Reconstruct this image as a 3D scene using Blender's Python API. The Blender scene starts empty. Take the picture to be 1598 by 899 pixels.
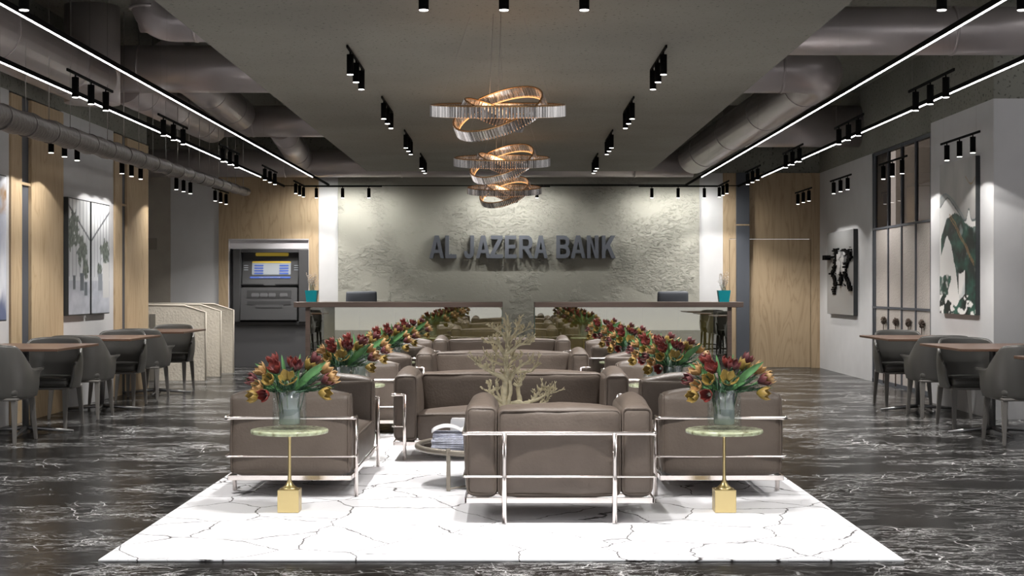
import bpy, bmesh, math, random
from mathutils import Vector, noise
random.seed(7)
PI = math.pi
C = bpy.context.scene.collection
SC = bpy.context.scene

# ------------------------------------------------------------------ materials
def newmat(name):
    m = bpy.data.materials.new(name); m.use_nodes = True
    nt = m.node_tree
    b = nt.nodes['Principled BSDF']
    return m, nt, b
def pm(name, col, rough=0.5, metal=0.0, spec=0.5, emit=None, es=0.0, bump=0.0, bscale=200.0, var=0.0, vscale=4.0, stretch=None):
    m, nt, b = newmat(name)
    b.inputs['Base Color'].default_value = (*col, 1)
    b.inputs['Roughness'].default_value = rough
    b.inputs['Metallic'].default_value = metal
    b.inputs['Specular IOR Level'].default_value = spec
    if emit:
        b.inputs['Emission Color'].default_value = (*emit, 1)
        b.inputs['Emission Strength'].default_value = es
    tc = nt.nodes.new('ShaderNodeTexCoord')
    src = tc.outputs['Object']
    if stretch:
        mp = nt.nodes.new('ShaderNodeMapping'); mp.inputs['Scale'].default_value = stretch
        nt.links.new(src, mp.inputs['Vector']); src = mp.outputs['Vector']
    if var:
        n = nt.nodes.new('ShaderNodeTexNoise'); n.inputs['Scale'].default_value = vscale; n.inputs['Detail'].default_value = 5
        r = nt.nodes.new('ShaderNodeValToRGB')
        r.color_ramp.elements[0].position = .3; r.color_ramp.elements[1].position = .7
        r.color_ramp.elements[0].color = (*[max(0, c*(1-var)) for c in col], 1)
        r.color_ramp.elements[1].color = (*[min(1, c*(1+var)) for c in col], 1)
        nt.links.new(src, n.inputs['Vector']); nt.links.new(n.outputs['Fac'], r.inputs['Fac'])
        nt.links.new(r.outputs['Color'], b.inputs['Base Color'])
    if bump:
        n = nt.nodes.new('ShaderNodeTexNoise'); n.inputs['Scale'].default_value = bscale; n.inputs['Detail'].default_value = 3
        bp = nt.nodes.new('ShaderNodeBump'); bp.inputs['Strength'].default_value = bump; bp.inputs['Distance'].default_value = .01
        nt.links.new(src, n.inputs['Vector']); nt.links.new(n.outputs['Fac'], bp.inputs['Height'])
        nt.links.new(bp.outputs['Normal'], b.inputs['Normal'])
    return m
def N(nt, t, **kw):
    n = nt.nodes.new(t)
    for k, v in kw.items(): n.inputs[k].default_value = v
    return n
def ramp(nt, src, stops):
    r = nt.nodes.new('ShaderNodeValToRGB')
    el = r.color_ramp.elements
    while len(el) < len(stops): el.new(.5)
    for e, (p, c) in zip(el, stops):
        e.position = p; e.color = (c, c, c, 1) if isinstance(c, (int, float)) else (*c, 1)
    nt.links.new(src, r.inputs['Fac'])
    return r.outputs['Color']
def math_n(nt, op, a, b):
    n = nt.nodes.new('ShaderNodeMath'); n.operation = op
    for i, x in enumerate((a, b)):
        if isinstance(x, (int, float)): n.inputs[i].default_value = x
        else: nt.links.new(x, n.inputs[i])
    return n.outputs[0]
def mix(nt, fac, a, b):
    n = nt.nodes.new('ShaderNodeMix'); n.data_type = 'RGBA'
    if isinstance(fac, (int, float)): n.inputs[0].default_value = fac
    else: nt.links.new(fac, n.inputs[0])
    for i, x in ((6, a), (7, b)):
        if isinstance(x, tuple): n.inputs[i].default_value = (*x, 1)
        else: nt.links.new(x, n.inputs[i])
    return n.outputs[2]

def mat_floor():
    m, nt, b = newmat('black_marble'); L = nt.links
    tc = nt.nodes.new('ShaderNodeTexCoord')
    n1 = N(nt, 'ShaderNodeTexNoise', Scale=1.4, Detail=6.0); L.new(tc.outputs['Object'], n1.inputs['Vector'])
    mp = nt.nodes.new('ShaderNodeVectorMath'); mp.operation = 'MULTIPLY_ADD'
    mp.inputs[1].default_value = (.55, .3, .3); L.new(n1.outputs['Color'], mp.inputs[0]); L.new(tc.outputs['Object'], mp.inputs[2])
    st = N(nt, 'ShaderNodeMapping', Scale=(1.0, 1.9, 1.0)); L.new(mp.outputs[0], st.inputs['Vector'])
    def ridge(sc, det, w, rough=.55, dist=0.0):
        n = N(nt, 'ShaderNodeTexNoise', Scale=sc, Detail=det, Roughness=rough, Distortion=dist); L.new(st.outputs[0], n.inputs['Vector'])
        return ramp(nt, math_n(nt, 'ABSOLUTE', math_n(nt, 'SUBTRACT', n.outputs['Fac'], .5), 0), [(0, 1), (w*.4, .75), (w, 0)])
    def patch(sc, a, b_, src):
        n = N(nt, 'ShaderNodeTexNoise', Scale=sc, Detail=4.0); L.new(src, n.inputs['Vector'])
        return ramp(nt, n.outputs['Fac'], [(a, 0), (b_, 1)])
    pa = patch(1.1, .44, .60, st.outputs[0]); pb = patch(.9, .52, .66, tc.outputs['Object'])
    v1 = N(nt, 'ShaderNodeTexVoronoi', Scale=2.6); v1.feature = 'DISTANCE_TO_EDGE'; L.new(st.outputs[0], v1.inputs['Vector'])
    g = math_n(nt, 'MULTIPLY', ramp(nt, v1.outputs['Distance'], [(0, 1), (.006, .6), (.013, 0)]), math_n(nt, 'ADD', math_n(nt, 'MULTIPLY', pa, .7), .05))
    e = math_n(nt, 'MULTIPLY', ridge(1.7, 12.0, .0060, .68), math_n(nt, 'ADD', math_n(nt, 'MULTIPLY', pa, .9), .10))
    f = math_n(nt, 'MULTIPLY', ridge(5.0, 12.0, .012, .7), math_n(nt, 'ADD', math_n(nt, 'MULTIPLY', pa, .50), .03))
    s3 = N(nt, 'ShaderNodeMapping', Scale=(2.0, 3.6, 1.0)); L.new(mp.outputs[0], s3.inputs['Vector'])
    k3 = N(nt, 'ShaderNodeTexNoise', Scale=7.0, Detail=15.0, Roughness=.9); L.new(s3.outputs[0], k3.inputs['Vector'])
    cl = math_n(nt, 'MULTIPLY', ramp(nt, k3.outputs['Fac'], [(.545, 0), (.595, 1)]), math_n(nt, 'ADD', math_n(nt, 'MULTIPLY', pb, .85), .006))
    t = math_n(nt, 'MINIMUM', math_n(nt, 'ADD', math_n(nt, 'ADD', math_n(nt, 'MAXIMUM', e, g), f), cl), 1.0)
    L.new(mix(nt, t, (.0060, .0055, .0052), (.80, .80, .80)), b.inputs['Base Color'])
    b.inputs['Roughness'].default_value = .24
    b.inputs['Specular IOR Level'].default_value = .10
    return m
def mat_rug():
    m, nt, b = newmat('white_crackle_rug'); L = nt.links
    tc = nt.nodes.new('ShaderNodeTexCoord')
    n1 = N(nt, 'ShaderNodeTexNoise', Scale=2.5, Detail=5.0); L.new(tc.outputs['Object'], n1.inputs['Vector'])
    mp = nt.nodes.new('ShaderNodeVectorMath'); mp.operation = 'MULTIPLY_ADD'
    mp.inputs[1].default_value = (.22, .22, .22); L.new(n1.outputs['Color'], mp.inputs[0]); L.new(tc.outputs['Object'], mp.inputs[2])
    v = N(nt, 'ShaderNodeTexVoronoi', Scale=2.0); v.feature = 'DISTANCE_TO_EDGE'; L.new(mp.outputs[0], v.inputs['Vector'])
    v2 = N(nt, 'ShaderNodeTexVoronoi', Scale=4.6); v2.feature = 'DISTANCE_TO_EDGE'; L.new(mp.outputs[0], v2.inputs['Vector'])
    k = N(nt, 'ShaderNodeTexNoise', Scale=1.3); L.new(tc.outputs['Object'], k.inputs['Vector'])
    a = ramp(nt, v.outputs['Distance'], [(0, 1), (.006, .8), (.010, 0)])
    c = math_n(nt, 'MULTIPLY', ramp(nt, v2.outputs['Distance'], [(0, .4), (.007, 0)]), ramp(nt, k.outputs['Fac'], [(.48, 0), (.6, 1)]))
    L.new(mix(nt, math_n(nt, 'MAXIMUM', a, c), (.82, .82, .85), (.035, .03, .03)), b.inputs['Base Color'])
    b.inputs['Roughness'].default_value = .7
    b.inputs['Specular IOR Level'].default_value = .2
    return m
def mat_ply(name, c1, c2, scale=1.0):
    m, nt, b = newmat(name); L = nt.links
    tc = nt.nodes.new('ShaderNodeTexCoord')
    st = N(nt, 'ShaderNodeMapping', Scale=(3.2*scale, 3.2*scale, .42*scale)); L.new(tc.outputs['Object'], st.inputs['Vector'])
    n = N(nt, 'ShaderNodeTexNoise', Scale=1.3, Detail=3.0, Distortion=.8); L.new(st.outputs[0], n.inputs['Vector'])
    w = math_n(nt, 'FRACT', math_n(nt, 'MULTIPLY', n.outputs['Fac'], 9.0), 0)
    g = ramp(nt, w, [(0, 1.0), (.12, .35), (.5, .0), (.85, .15), (1, .7)])
    st2 = N(nt, 'ShaderNodeMapping', Scale=(60, 60, 2.2)); L.new(tc.outputs['Object'], st2.inputs['Vector'])
    n2 = N(nt, 'ShaderNodeTexNoise', Scale=1.5, Detail=4.0); L.new(st2.outputs[0], n2.inputs['Vector'])
    f = math_n(nt, 'MINIMUM', math_n(nt, 'ADD', math_n(nt, 'MULTIPLY', g, .55), math_n(nt, 'MULTIPLY', n2.outputs['Fac'], .35)), 1.0)
    L.new(mix(nt, f, c1, c2), b.inputs['Base Color'])
    b.inputs['Roughness'].default_value = .55; b.inputs['Specular IOR Level'].default_value = .25
    return m
def mat_feature():
    m, nt, b = newmat('rough_plaster_concrete'); L = nt.links
    tc = nt.nodes.new('ShaderNodeTexCoord')
    big = N(nt, 'ShaderNodeTexNoise', Scale=1.1, Detail=4.0, Roughness=.6); L.new(tc.outputs['Object'], big.inputs['Vector'])
    msk = ramp(nt, big.outputs['Fac'], [(.44, .06), (.56, 1)])
    st = N(nt, 'ShaderNodeMapping', Scale=(1, 1, 1.7), Rotation=(0, .35, 0)); L.new(tc.outputs['Object'], st.inputs['Vector'])
    fine = N(nt, 'ShaderNodeTexNoise', Scale=17.0, Detail=7.0, Roughness=.65, Distortion=.4); L.new(st.outputs[0], fine.inputs['Vector'])
    fr = ramp(nt, fine.outputs['Fac'], [(.36, 0), (.46, .75), (.6, 1)])
    h = math_n(nt, 'MULTIPLY', fr, msk)
    bp = N(nt, 'ShaderNodeBump', Strength=.8, Distance=.028); L.new(h, bp.inputs['Height']); L.new(bp.outputs['Normal'], b.inputs['Normal'])
    pit = ramp(nt, fine.outputs['Fac'], [(.27, 1), (.36, 0)])
    c = mix(nt, big.outputs['Fac'], (.30, .295, .255), (.40, .395, .35))
    L.new(mix(nt, math_n(nt, 'MULTIPLY', pit, msk), c, (.16, .155, .13)), b.inputs['Base Color'])
    b.inputs['Roughness'].default_value = .8; b.inputs['Specular IOR Level'].default_value = .2
    return m
def mat_speckle(name, c1, c2, spk, dens=.30, sc=40):
    m, nt, b = newmat(name); L = nt.links
    tc = nt.nodes.new('ShaderNodeTexCoord')
    big = N(nt, 'ShaderNodeTexNoise', Scale=.9, Detail=5.0); L.new(tc.outputs['Object'], big.inputs['Vector'])
    f = N(nt, 'ShaderNodeTexNoise', Scale=sc, Detail=3.0, Roughness=.6); L.new(tc.outputs['Object'], f.inputs['Vector'])
    s = ramp(nt, f.outputs['Fac'], [(dens, 1), (dens+.05, 0)])
    L.new(mix(nt, s, mix(nt, ramp(nt, big.outputs['Fac'], [(.35, 0), (.65, 1)]), c1, c2), spk), b.inputs['Base Color'])
    b.inputs['Roughness'].default_value = .75; b.inputs['Specular IOR Level'].default_value = .25
    return m
def mat_onyx():
    m, nt, b = newmat('green_onyx'); L = nt.links
    tc = nt.nodes.new('ShaderNodeTexCoord')
    n = N(nt, 'ShaderNodeTexNoise', Scale=16.0, Detail=8.0, Distortion=1.2); L.new(tc.outputs['Object'], n.inputs['Vector'])
    r = nt.nodes.new('ShaderNodeValToRGB'); el = r.color_ramp.elements
    el[0].position = .32; el[0].color = (.12, .11, .05, 1); el[1].position = .7; el[1].color = (.5, .55, .38, 1)
    e = el.new(.45); e.color = (.33, .36, .23, 1)
    L.new(n.outputs['Fac'], r.inputs['Fac']); L.new(r.outputs['Color'], b.inputs['Base Color'])
    b.inputs['Roughness'].default_value = .2
    return m
def mat_glass(name, col=(1, 1, 1), rough=0.0, ior=1.45):
    m, nt, b = newmat(name)
    b.inputs['Base Color'].default_value = (*col, 1); b.inputs['Roughness'].default_value = rough
    b.inputs['Transmission Weight'].default_value = 1.0; b.inputs['IOR'].default_value = ior
    return m
def mat_pane(name, tint, gl, rough=0.0, gcol=(1, 1, 1)):
    m = bpy.data.materials.new(name); m.use_nodes = True; nt = m.node_tree; nt.nodes.clear()
    o = nt.nodes.new('ShaderNodeOutputMaterial'); t = nt.nodes.new('ShaderNodeBsdfTransparent'); g = nt.nodes.new('ShaderNodeBsdfGlossy')
    t.inputs[0].default_value = (*tint, 1); g.inputs['Color'].default_value = (*gcol, 1); g.inputs['Roughness'].default_value = rough
    mx = nt.nodes.new('ShaderNodeMixShader'); mx.inputs[0].default_value = gl
    nt.links.new(t.outputs[0], mx.inputs[1]); nt.links.new(g.outputs[0], mx.inputs[2]); nt.links.new(mx.outputs[0], o.inputs[0])
    return m
def mat_vcol(name, rough=.5):
    m, nt, b = newmat(name)
    a = nt.nodes.new('ShaderNodeVertexColor'); a.layer_name = 'Col'
    nt.links.new(a.outputs['Color'], b.inputs['Base Color']); b.inputs['Roughness'].default_value = rough
    return m
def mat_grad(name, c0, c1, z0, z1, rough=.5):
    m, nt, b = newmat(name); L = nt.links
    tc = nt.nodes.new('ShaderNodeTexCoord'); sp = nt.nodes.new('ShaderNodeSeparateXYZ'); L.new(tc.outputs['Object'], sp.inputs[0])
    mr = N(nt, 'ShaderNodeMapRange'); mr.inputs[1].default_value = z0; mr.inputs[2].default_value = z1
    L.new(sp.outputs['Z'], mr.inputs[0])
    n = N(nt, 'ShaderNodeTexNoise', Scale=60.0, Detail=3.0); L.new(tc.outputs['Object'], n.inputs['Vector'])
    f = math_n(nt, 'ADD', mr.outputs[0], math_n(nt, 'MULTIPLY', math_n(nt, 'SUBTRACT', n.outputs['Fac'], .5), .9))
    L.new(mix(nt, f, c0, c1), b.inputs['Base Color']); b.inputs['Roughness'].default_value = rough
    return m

M = {}
M['floor'] = mat_floor(); M['rug'] = mat_rug()
M['ply'] = mat_ply('plywood', (.52, .40, .26), (.34, .24, .135))
M['plyb'] = mat_ply('plywood_back', (.47, .36, .235), (.28, .195, .115))
M['olive'] = mat_ply('olive_wood', (.16, .125, .045), (.10, .078, .028))
M['walnut'] = pm('walnut_top', (.115, .062, .040), .35, var=.25, vscale=3, stretch=(1, 14, 14))
M['walnut_side'] = pm('walnut_edge', (.10, .070, .058), .45, var=.15, vscale=3, stretch=(1, 14, 14))
M['feature'] = mat_feature()
M['slab'] = mat_speckle('concrete_slab', (.205, .195, .172), (.245, .235, .205), (.07, .065, .055), .33, 34)
M['dark'] = mat_speckle('dark_concrete', (.20, .20, .175), (.25, .25, .22), (.10, .10, .085), .36, 28)
M['white'] = pm('white_wall_paint', (.56, .56, .57), .7, spec=.2, var=.03)
M['white2'] = pm('white_niche_paint', (.66, .64, .67), .6, spec=.2)
M['beige'] = pm('beige_plaster', (.36, .33, .29), .7, spec=.2, var=.08)
M['post'] = pm('blue_grey_steel', (.075, .082, .098), .5, spec=.4)
M['leather'] = pm('taupe_leather', (.108, .086, .071), .46, spec=.30, bump=.22, bscale=60, var=.09, vscale=7)
M['chrome'] = pm('polished_chrome', (.82, .76, .73), .16, 1.0)
M['gold'] = pm('brushed_gold', (.62, .50, .25), .32, 1.0)
M['onyx'] = mat_onyx()
M['duct'] = pm('galvanised_duct', (.46, .42, .42), .33, .55, bump=.06, bscale=30, var=.08, vscale=2)
M['foil'] = pm('foil_duct', (.13, .115, .11), .45, .5, bump=1.0, bscale=22)
M['black'] = pm('matte_black', (.003, .003, .003), .8, spec=.05)
M['wire'] = pm('steel_wire', (.35, .33, .32), .3, .9)
M['lens'] = pm('lamp_lens', (1, 1, 1), .4, emit=(1, .97, .93), es=6.0)
M['led'] = pm('led_line', (1, 1, 1), .4, emit=(1, .99, .97), es=13.0)
M['glass'] = mat_pane('clear_glass', (.93, .95, .95), .07)
M['smoke'] = pm('smoky_inner_glass', (.17, .20, .22), .12, spec=.7)
M['deskglass'] = mat_pane('desk_glass', (.92, .93, .80), .26, gcol=(.90, .88, .86))
M['glassedge'] = pm('green_glass_edge', (.05, .10, .095), .2)
M['clearpane'] = mat_pane('partition_glass', (.60, .56, .53), .10)
M['reed'] = pm('reeded_glass', (.50, .46, .43), .35, spec=.4, bump=.9, bscale=45, var=.06)
M['chairshell'] = pm('dark_grey_leather', (.088, .086, .081), .34, spec=.55, bump=.04, bscale=300)
M['chairleg'] = pm('grey_painted_wood', (.19, .18, .17), .42)
M['tableleg'] = pm('satin_aluminium', (.36, .36, .37), .3, .8)
M['ctable'] = pm('bronze_grey_metal', (.24, .215, .18), .4, .6, bump=.15, bscale=120)
M['ctop'] = pm('dark_glass_top', (.02, .018, .017), .08)
M['drift'] = pm('pale_driftwood', (.56, .50, .34), .7, bump=.5, bscale=90, var=.25, vscale=25)
M['paper'] = pm('white_paper', (.80, .80, .82), .5)
M['mag'] = pm('magazine_pages', (.50, .52, .62), .4, var=.55, vscale=60, stretch=(1, 1, 12))
M['teal'] = pm('teal_ceramic', (.0, .33, .40), .4)
M['twig'] = pm('dried_twig', (.42, .33, .24), .7)
M['bud'] = pm('white_buds', (.75, .70, .66), .6)
M['atm'] = pm('atm_grey_plastic', (.062, .062, .065), .38)
M['atmdark'] = pm('atm_dark_plastic', (.030, .030, .032), .4)
M['atmlow'] = pm('atm_base_panel', (.10, .10, .106), .45)
M['screen'] = pm('atm_screen', (.28, .30, .32), .3, emit=(.38, .42, .46), es=.28)
M['yellow'] = pm('yellow_header', (.55, .40, .05), .4, emit=(.5, .36, .05), es=.25)
M['blue'] = pm('blue_stripe', (.06, .12, .42), .4, emit=(.06, .12, .42), es=.3)
M['cream'] = pm('cream_textured_panel', (.78, .72, .62), .55, bump=.9, bscale=32, var=.05, vscale=6)
M['cream_edge'] = pm('cream_edge', (.80, .74, .64), .5)
M['letter'] = pm('blue_grey_letter', (.105, .115, .138), .5)
M['frame'] = pm('charcoal_frame', (.022, .026, .028), .4)
M['sw'] = pm('grey_plate', (.24, .22, .19), .5)
M['art'] = mat_vcol('printed_canvas', .45)
M['stem'] = pm('green_stem', (.07, .17, .05), .5)
M['leaf'] = pm('tulip_leaf', (.095, .24, .085), .45, var=.35, vscale=18, stretch=(1, 1, .2))
M['fern'] = pm('dark_fern', (.022, .075, .035), .55, var=.4, vscale=30)
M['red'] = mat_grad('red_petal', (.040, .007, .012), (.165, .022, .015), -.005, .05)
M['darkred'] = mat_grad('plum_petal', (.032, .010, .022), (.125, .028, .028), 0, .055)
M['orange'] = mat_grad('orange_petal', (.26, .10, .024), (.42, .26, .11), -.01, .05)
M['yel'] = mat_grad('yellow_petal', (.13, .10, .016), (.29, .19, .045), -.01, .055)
M['crystal'] = pm('crystal_bar', (.55, .53, .52), .16, .8, var=.8, vscale=70, stretch=(1, 1, .03))
M['ringgold'] = pm('copper_gold_ring', (.55, .33, .16), .25, 1.0)
M['warm'] = pm('warm_led', (1, .6, .3), .4, emit=(1, .50, .20), es=.9)
M['brownflower'] = pm('dried_brown_flower', (.09, .065, .05), .8)

# ------------------------------------------------------------------ mesh builder
class MB:
    def __init__(s): s.bm = bmesh.new()
    def box(s, x0, x1, y0, y1, z0, z1, bev=0.0):
        b = bmesh.new(); bmesh.ops.create_cube(b, size=1.0)
        for v in b.verts:
            v.co = Vector(((x0+x1)/2+v.co.x*(x1-x0), (y0+y1)/2+v.co.y*(y1-y0), (z0+z1)/2+v.co.z*(z1-z0)))
        if bev: bmesh.ops.bevel(b, geom=b.edges[:], offset=bev, segments=2, affect='EDGES', profile=.5)
        s.merge(b); return s
    def merge(s, b, mat=None):
        off = {}
        for v in b.verts: off[v] = s.bm.verts.new(mat @ v.co if mat else v.co)
        for f in b.faces:
            try: nf = s.bm.faces.new([off[v] for v in f.verts]); nf.smooth = f.smooth
            except ValueError: pass
        b.free()
    def tube(s, pts, r, n=10, closed=False, cap=True):
        P = [Vector(p) for p in pts]; m = len(P)
        R = r if isinstance(r, (list, tuple)) else [r]*m
        rings = []; prev = None
        for i in range(m):
            if closed: t = P[(i+1) % m]-P[i-1]
            else: t = P[min(i+1, m-1)]-P[max(i-1, 0)]
            if t.length < 1e-9: t = Vector((0, 0, 1))
            t.normalize()
            if prev is None:
                a = Vector((0, 0, 1)) if abs(t.z) < .9 else Vector((1, 0, 0))
                u = t.cross(a).normalized()
            else:
                u = prev - t*prev.dot(t)
                if u.length < 1e-6: u = t.cross(Vector((0, 0, 1)))
                u.normalize()
            prev = u; w = t.cross(u)
            rings.append([s.bm.verts.new(P[i]+(u*math.cos(2*PI*k/n)+w*math.sin(2*PI*k/n))*R[i]) for k in range(n)])
        rng = range(m) if closed else range(m-1)
        for i in rng:
            a, b = rings[i], rings[(i+1) % m]
            if closed and i == m-1:
                d = min(range(n), key=lambda q: (a[0].co-b[q].co).length); b = b[d:]+b[:d]
            for k in range(n):
                f = s.bm.faces.new((a[k], a[(k+1) % n], b[(k+1) % n], b[k])); f.smooth = True
        if cap and not closed:
            s.bm.faces.new(rings[0][::-1]); s.bm.faces.new(rings[-1])
        return s
    def lathe(s, prof, cx=0, cy=0, n=32, cap=True):
        rings = []
        for (r, z) in prof:
            rings.append([s.bm.verts.new((cx+r*math.cos(2*PI*k/n), cy+r*math.sin(2*PI*k/n), z)) for k in range(n)])
        for a, b in zip(rings, rings[1:]):
            for k in range(n):
                f = s.bm.faces.new((a[k], a[(k+1) % n], b[(k+1) % n], b[k])); f.smooth = True
        if cap:
            s.bm.faces.new(rings[0][::-1]); s.bm.faces.new(rings[-1])
        return s
    def grid(s, fn, nu, nv, smooth=True, closeu=False):
        vs = [[s.bm.verts.new(fn(i/nu, j/nv)) for j in range(nv+1)] for i in range(nu+1)]
        for i in range(nu):
            for j in range(nv):
                f = s.bm.faces.new((vs[i][j], vs[i+1][j], vs[i+1][j+1], vs[i][j+1])); f.smooth = smooth
        return s
    def prism(s, poly, y0, y1):
        a = [s.bm.verts.new((x, y0, z)) for x, z in poly]; b = [s.bm.verts.new((x, y1, z)) for x, z in poly]
        s.bm.faces.new(a); s.bm.faces.new(b[::-1]); n = len(poly)
        for k in range(n): s.bm.faces.new((a[k], b[k], b[(k+1) % n], a[(k+1) % n]))
        return s
    def build(s, name, mat, parent=None, loc=(0, 0, 0), rot=(0, 0, 0), sharp=True):
        bmesh.ops.remove_doubles(s.bm, verts=s.bm.verts[:], dist=1e-5)
        bmesh.ops.recalc_face_normals(s.bm, faces=s.bm.faces[:])
        me = bpy.data.meshes.new(name); s.bm.to_mesh(me); s.bm.free()
        o = bpy.data.objects.new(name, me); C.objects.link(o)
        if mat: me.materials.append(mat)
        o.location = loc; o.rotation_euler = rot
        if parent: o.parent = parent
        return o
def tag(o, label=None, cat=None, group=None, kind=None):
    if label: o['label'] = label
    if cat: o['category'] = cat
    if group: o['group'] = group
    if kind: o['kind'] = kind
    return o
def empty(name, loc=(0, 0, 0), rz=0.0):
    o = bpy.data.objects.new(name, None); C.objects.link(o); o.location = loc; o.rotation_euler = (0, 0, rz)
    o.empty_display_size = .1
    return o
def copy_tree(o, parent=None):
    c = o.copy(); C.objects.link(c); c.parent = parent
    for ch in list(o.children): copy_tree(ch, c)
    return c
def dup(o, loc, rz=None, label=None, group=None, cat=None):
    c = copy_tree(o); c.location = loc
    if rz is not None: c.rotation_euler = (0, 0, rz)
    if label: c['label'] = label
    if group: c['group'] = group
    if cat: c['category'] = cat
    return c
def struct(name, mb, mat, parent=None, label=None):
    o = mb.build(name, mat, parent)
    if parent is None: tag(o, label, None, None, 'structure')
    return o
def arcpts(c, r, a0, a1, n, plane='xz', fix=0):
    out = []
    for i in range(n+1):
        a = a0+(a1-a0)*i/n
        u, v = c[0]+r*math.cos(a), c[1]+r*math.sin(a)
        out.append((u, fix, v) if plane == 'xz' else ((u, v, fix) if plane == 'xy' else (fix, u, v)))
    return out
def bend(pts, r, n=6):
    """polyline with rounded corners"""
    P = [Vector(p) for p in pts]; out = [P[0]]
    for i in range(1, len(P)-1):
        a = (P[i-1]-P[i]); b = (P[i+1]-P[i]); rr = min(r, a.length*.49, b.length*.49)
        p0 = P[i]+a.normalized()*rr; p1 = P[i]+b.normalized()*rr
        for k in range(n+1):
            t = k/n; out.append(p0*(1-t)**2+P[i]*2*t*(1-t)+p1*t*t)
    out.append(P[-1]); return out

# ------------------------------------------------------------------ room shell
BACK = 23.1; XR = 4.82; XL = -4.58; TOP = 3.05; CEIL = 4.0
struct('floor', MB().box(-6.4, 6.6, -1.6, 24.2, -.08, 0), M['floor'], label='glossy black marble floor with white veins')
struct('ceiling', MB().box(-6.4, 5.0, 4.0, 24.2, CEIL, CEIL+.1), M['dark'], label='dark exposed concrete ceiling')
# back wall: pieces in the same plane
struct('wall_back', MB().box(-6.3, 5.1, BACK, BACK+.12, TOP, CEIL)
       .box(-5.35, -4.59, BACK, BACK+.12, 0, TOP)
       .box(-3.03, -2.72, BACK, BACK+.12, 0, TOP).box(2.93, 3.305, BACK, BACK+.12, 0, TOP)
       .box(-2.72, 2.93, BACK+.05, BACK+.12, 0, TOP), M['white'], label='white back wall')
bpy.data.objects['wall_back'].data.materials.append(M['dark'])
for p in bpy.data.objects['wall_back'].data.polygons:
    if p.center.z > TOP+.001: p.material_index = 1
struct('trim_1', MB().box(-6.3, -5.35, BACK-.02, BACK+.1, 0, TOP), M['beige'], label='beige plaster part of the back wall')
struct('trim_2', MB().box(-4.59, -4.44, BACK-.03, BACK+.1, 0, TOP).box(-3.18, -3.03, BACK-.03, BACK+.1, 0, TOP)
       .box(-4.44, -3.18, BACK-.03, BACK+.1, 2.02, TOP), M['plyb'], label='plywood panelling around the cash machine niche')
struct('trim_3', MB().box(3.305, 3.40, BACK-.03, BACK+.1, 0, TOP).box(3.40, 4.68, BACK-.03, BACK+.1, 2.02, TOP)
       .box(4.68, XR, BACK-.03, BACK+.1, 0, TOP), M['plyb'], label='plywood panelling around the flush door')
struct('door_1', MB().box(3.406, 4.674, BACK-.022, BACK+.1, .004, 2.013, .004), M['plyb'], label='flush plywood door in the back wall')
struct('trim_4', MB().box(-2.72, 2.93, BACK-.06, BACK+.05, 0, TOP), M['feature'], label='rough grey plaster feature wall behind the reception')
# niche interior, with a white board added to hide its dark top
struct('trim_5', MB().box(-4.44, -3.18, BACK+.85, BACK+.9, 0, 2.05).box(-4.46, -4.43, BACK-.025, BACK+.9, 0, 2.05)
       .box(-3.19, -3.16, BACK-.025, BACK+.9, 0, 2.05).box(-4.43, -3.19, BACK+.03, BACK+.06, 1.865, 2.005).box(-4.46, -3.16, BACK-.025, BACK+.9, 2.005, 2.04), M['white2'], label='white niche of the cash machine')
# steel posts
def post(name, x0, x1, y0, y1, lab):
    o = struct(name, MB().box(x0, x1, y0, y1, 0, TOP), M['post'], label=lab)
    MB().box(x0-.004, x1+.004, y0-.012, y1+.004, 2.225, 2.245).build('wooden_strip', M['plyb'], o)
post('trim_6', 3.505, 3.706, BACK-.10, BACK-.031, 'blue grey steel post on the back wall')
# left wall
def yl(px): return -XL*2300/(799-px)
wl = MB().box(XL-.3, XL, 4.0, yl(14), 0, TOP).box(XL-.3, XL, yl(96), yl(177), 0, TOP)
o = struct('wall_left', wl, M['white'], label='white left wall')
struct('wall_left_upper', MB().box(XL-.3, XL, 4.0, yl(229), TOP, CEIL), M['dark'], label='dark concrete band over the left wall')
struct('trim_7', MB().box(XL-.3, XL+.02, yl(14), yl(31), 0, TOP-.02).box(XL-.3, XL+.02, yl(46), yl(96), 0, TOP-.02), M['ply'], label='plywood pilasters nearer the camera on the left wall')
struct('trim_8', MB().box(XL-.3, XL+.02, yl(177), yl(188), 0, TOP-.02).box(XL-.3, XL+.02, yl(196), yl(229), 0, TOP-.02), M['ply'], label='plywood pilasters beside the cream partitions')
for nm, a, b in (('trim_9', 31, 46), ('trim_10', 188, 196)):
    o = struct(nm, MB().box(XL-.3, XL-.01, yl(a), yl(b), 0, TOP-.02), M['post'], label='blue grey steel post between plywood pilasters')
    MB().box(XL-.1, XL+.012, yl(a), yl(b), 2.215, 2.24).build('wooden_strip', M['ply'], o)
struct('wall_far_left', MB().box(-6.4, -6.2, 18.3, BACK, 0, CEIL), M['white'], label='white side wall of the recess')
struct('wall_recess', MB().box(-6.4, XL-.3, 18.3, yl(229), 0, CEIL), M['white'])
# right wall
YG0, YG1 = 16.0, 19.70
struct('wall_right', MB().box(XR, XR+.2, YG1, BACK, 0, TOP), M['white'], label='white right wall')
struct('wall_right_upper', MB().box(XR, XR+.2, 16.1, BACK, TOP, CEIL), M['dark'], label='dark concrete band over the right wall')
struct('wall_column', MB().box(4.575, 6.2, 14.0, 16.1, 0, TOP), M['white'], label='white column')
struct('wall_column_upper', MB().box(4.575, 6.2, 14.0, 16.1, TOP, CEIL), M['dark'], label='dark concrete top of the white column')
struct('wall_side_room', MB().box(6.3, 6.4, 16.1, 24.2, 0, 4.6), M['beige'], label='beige wall of the room beyond the glass')
struct('wall_right_near', MB().box(6.3, 6.4, 4, 14.0, 0, CEIL), M['white'], label='white wall near the right tables')
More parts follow.
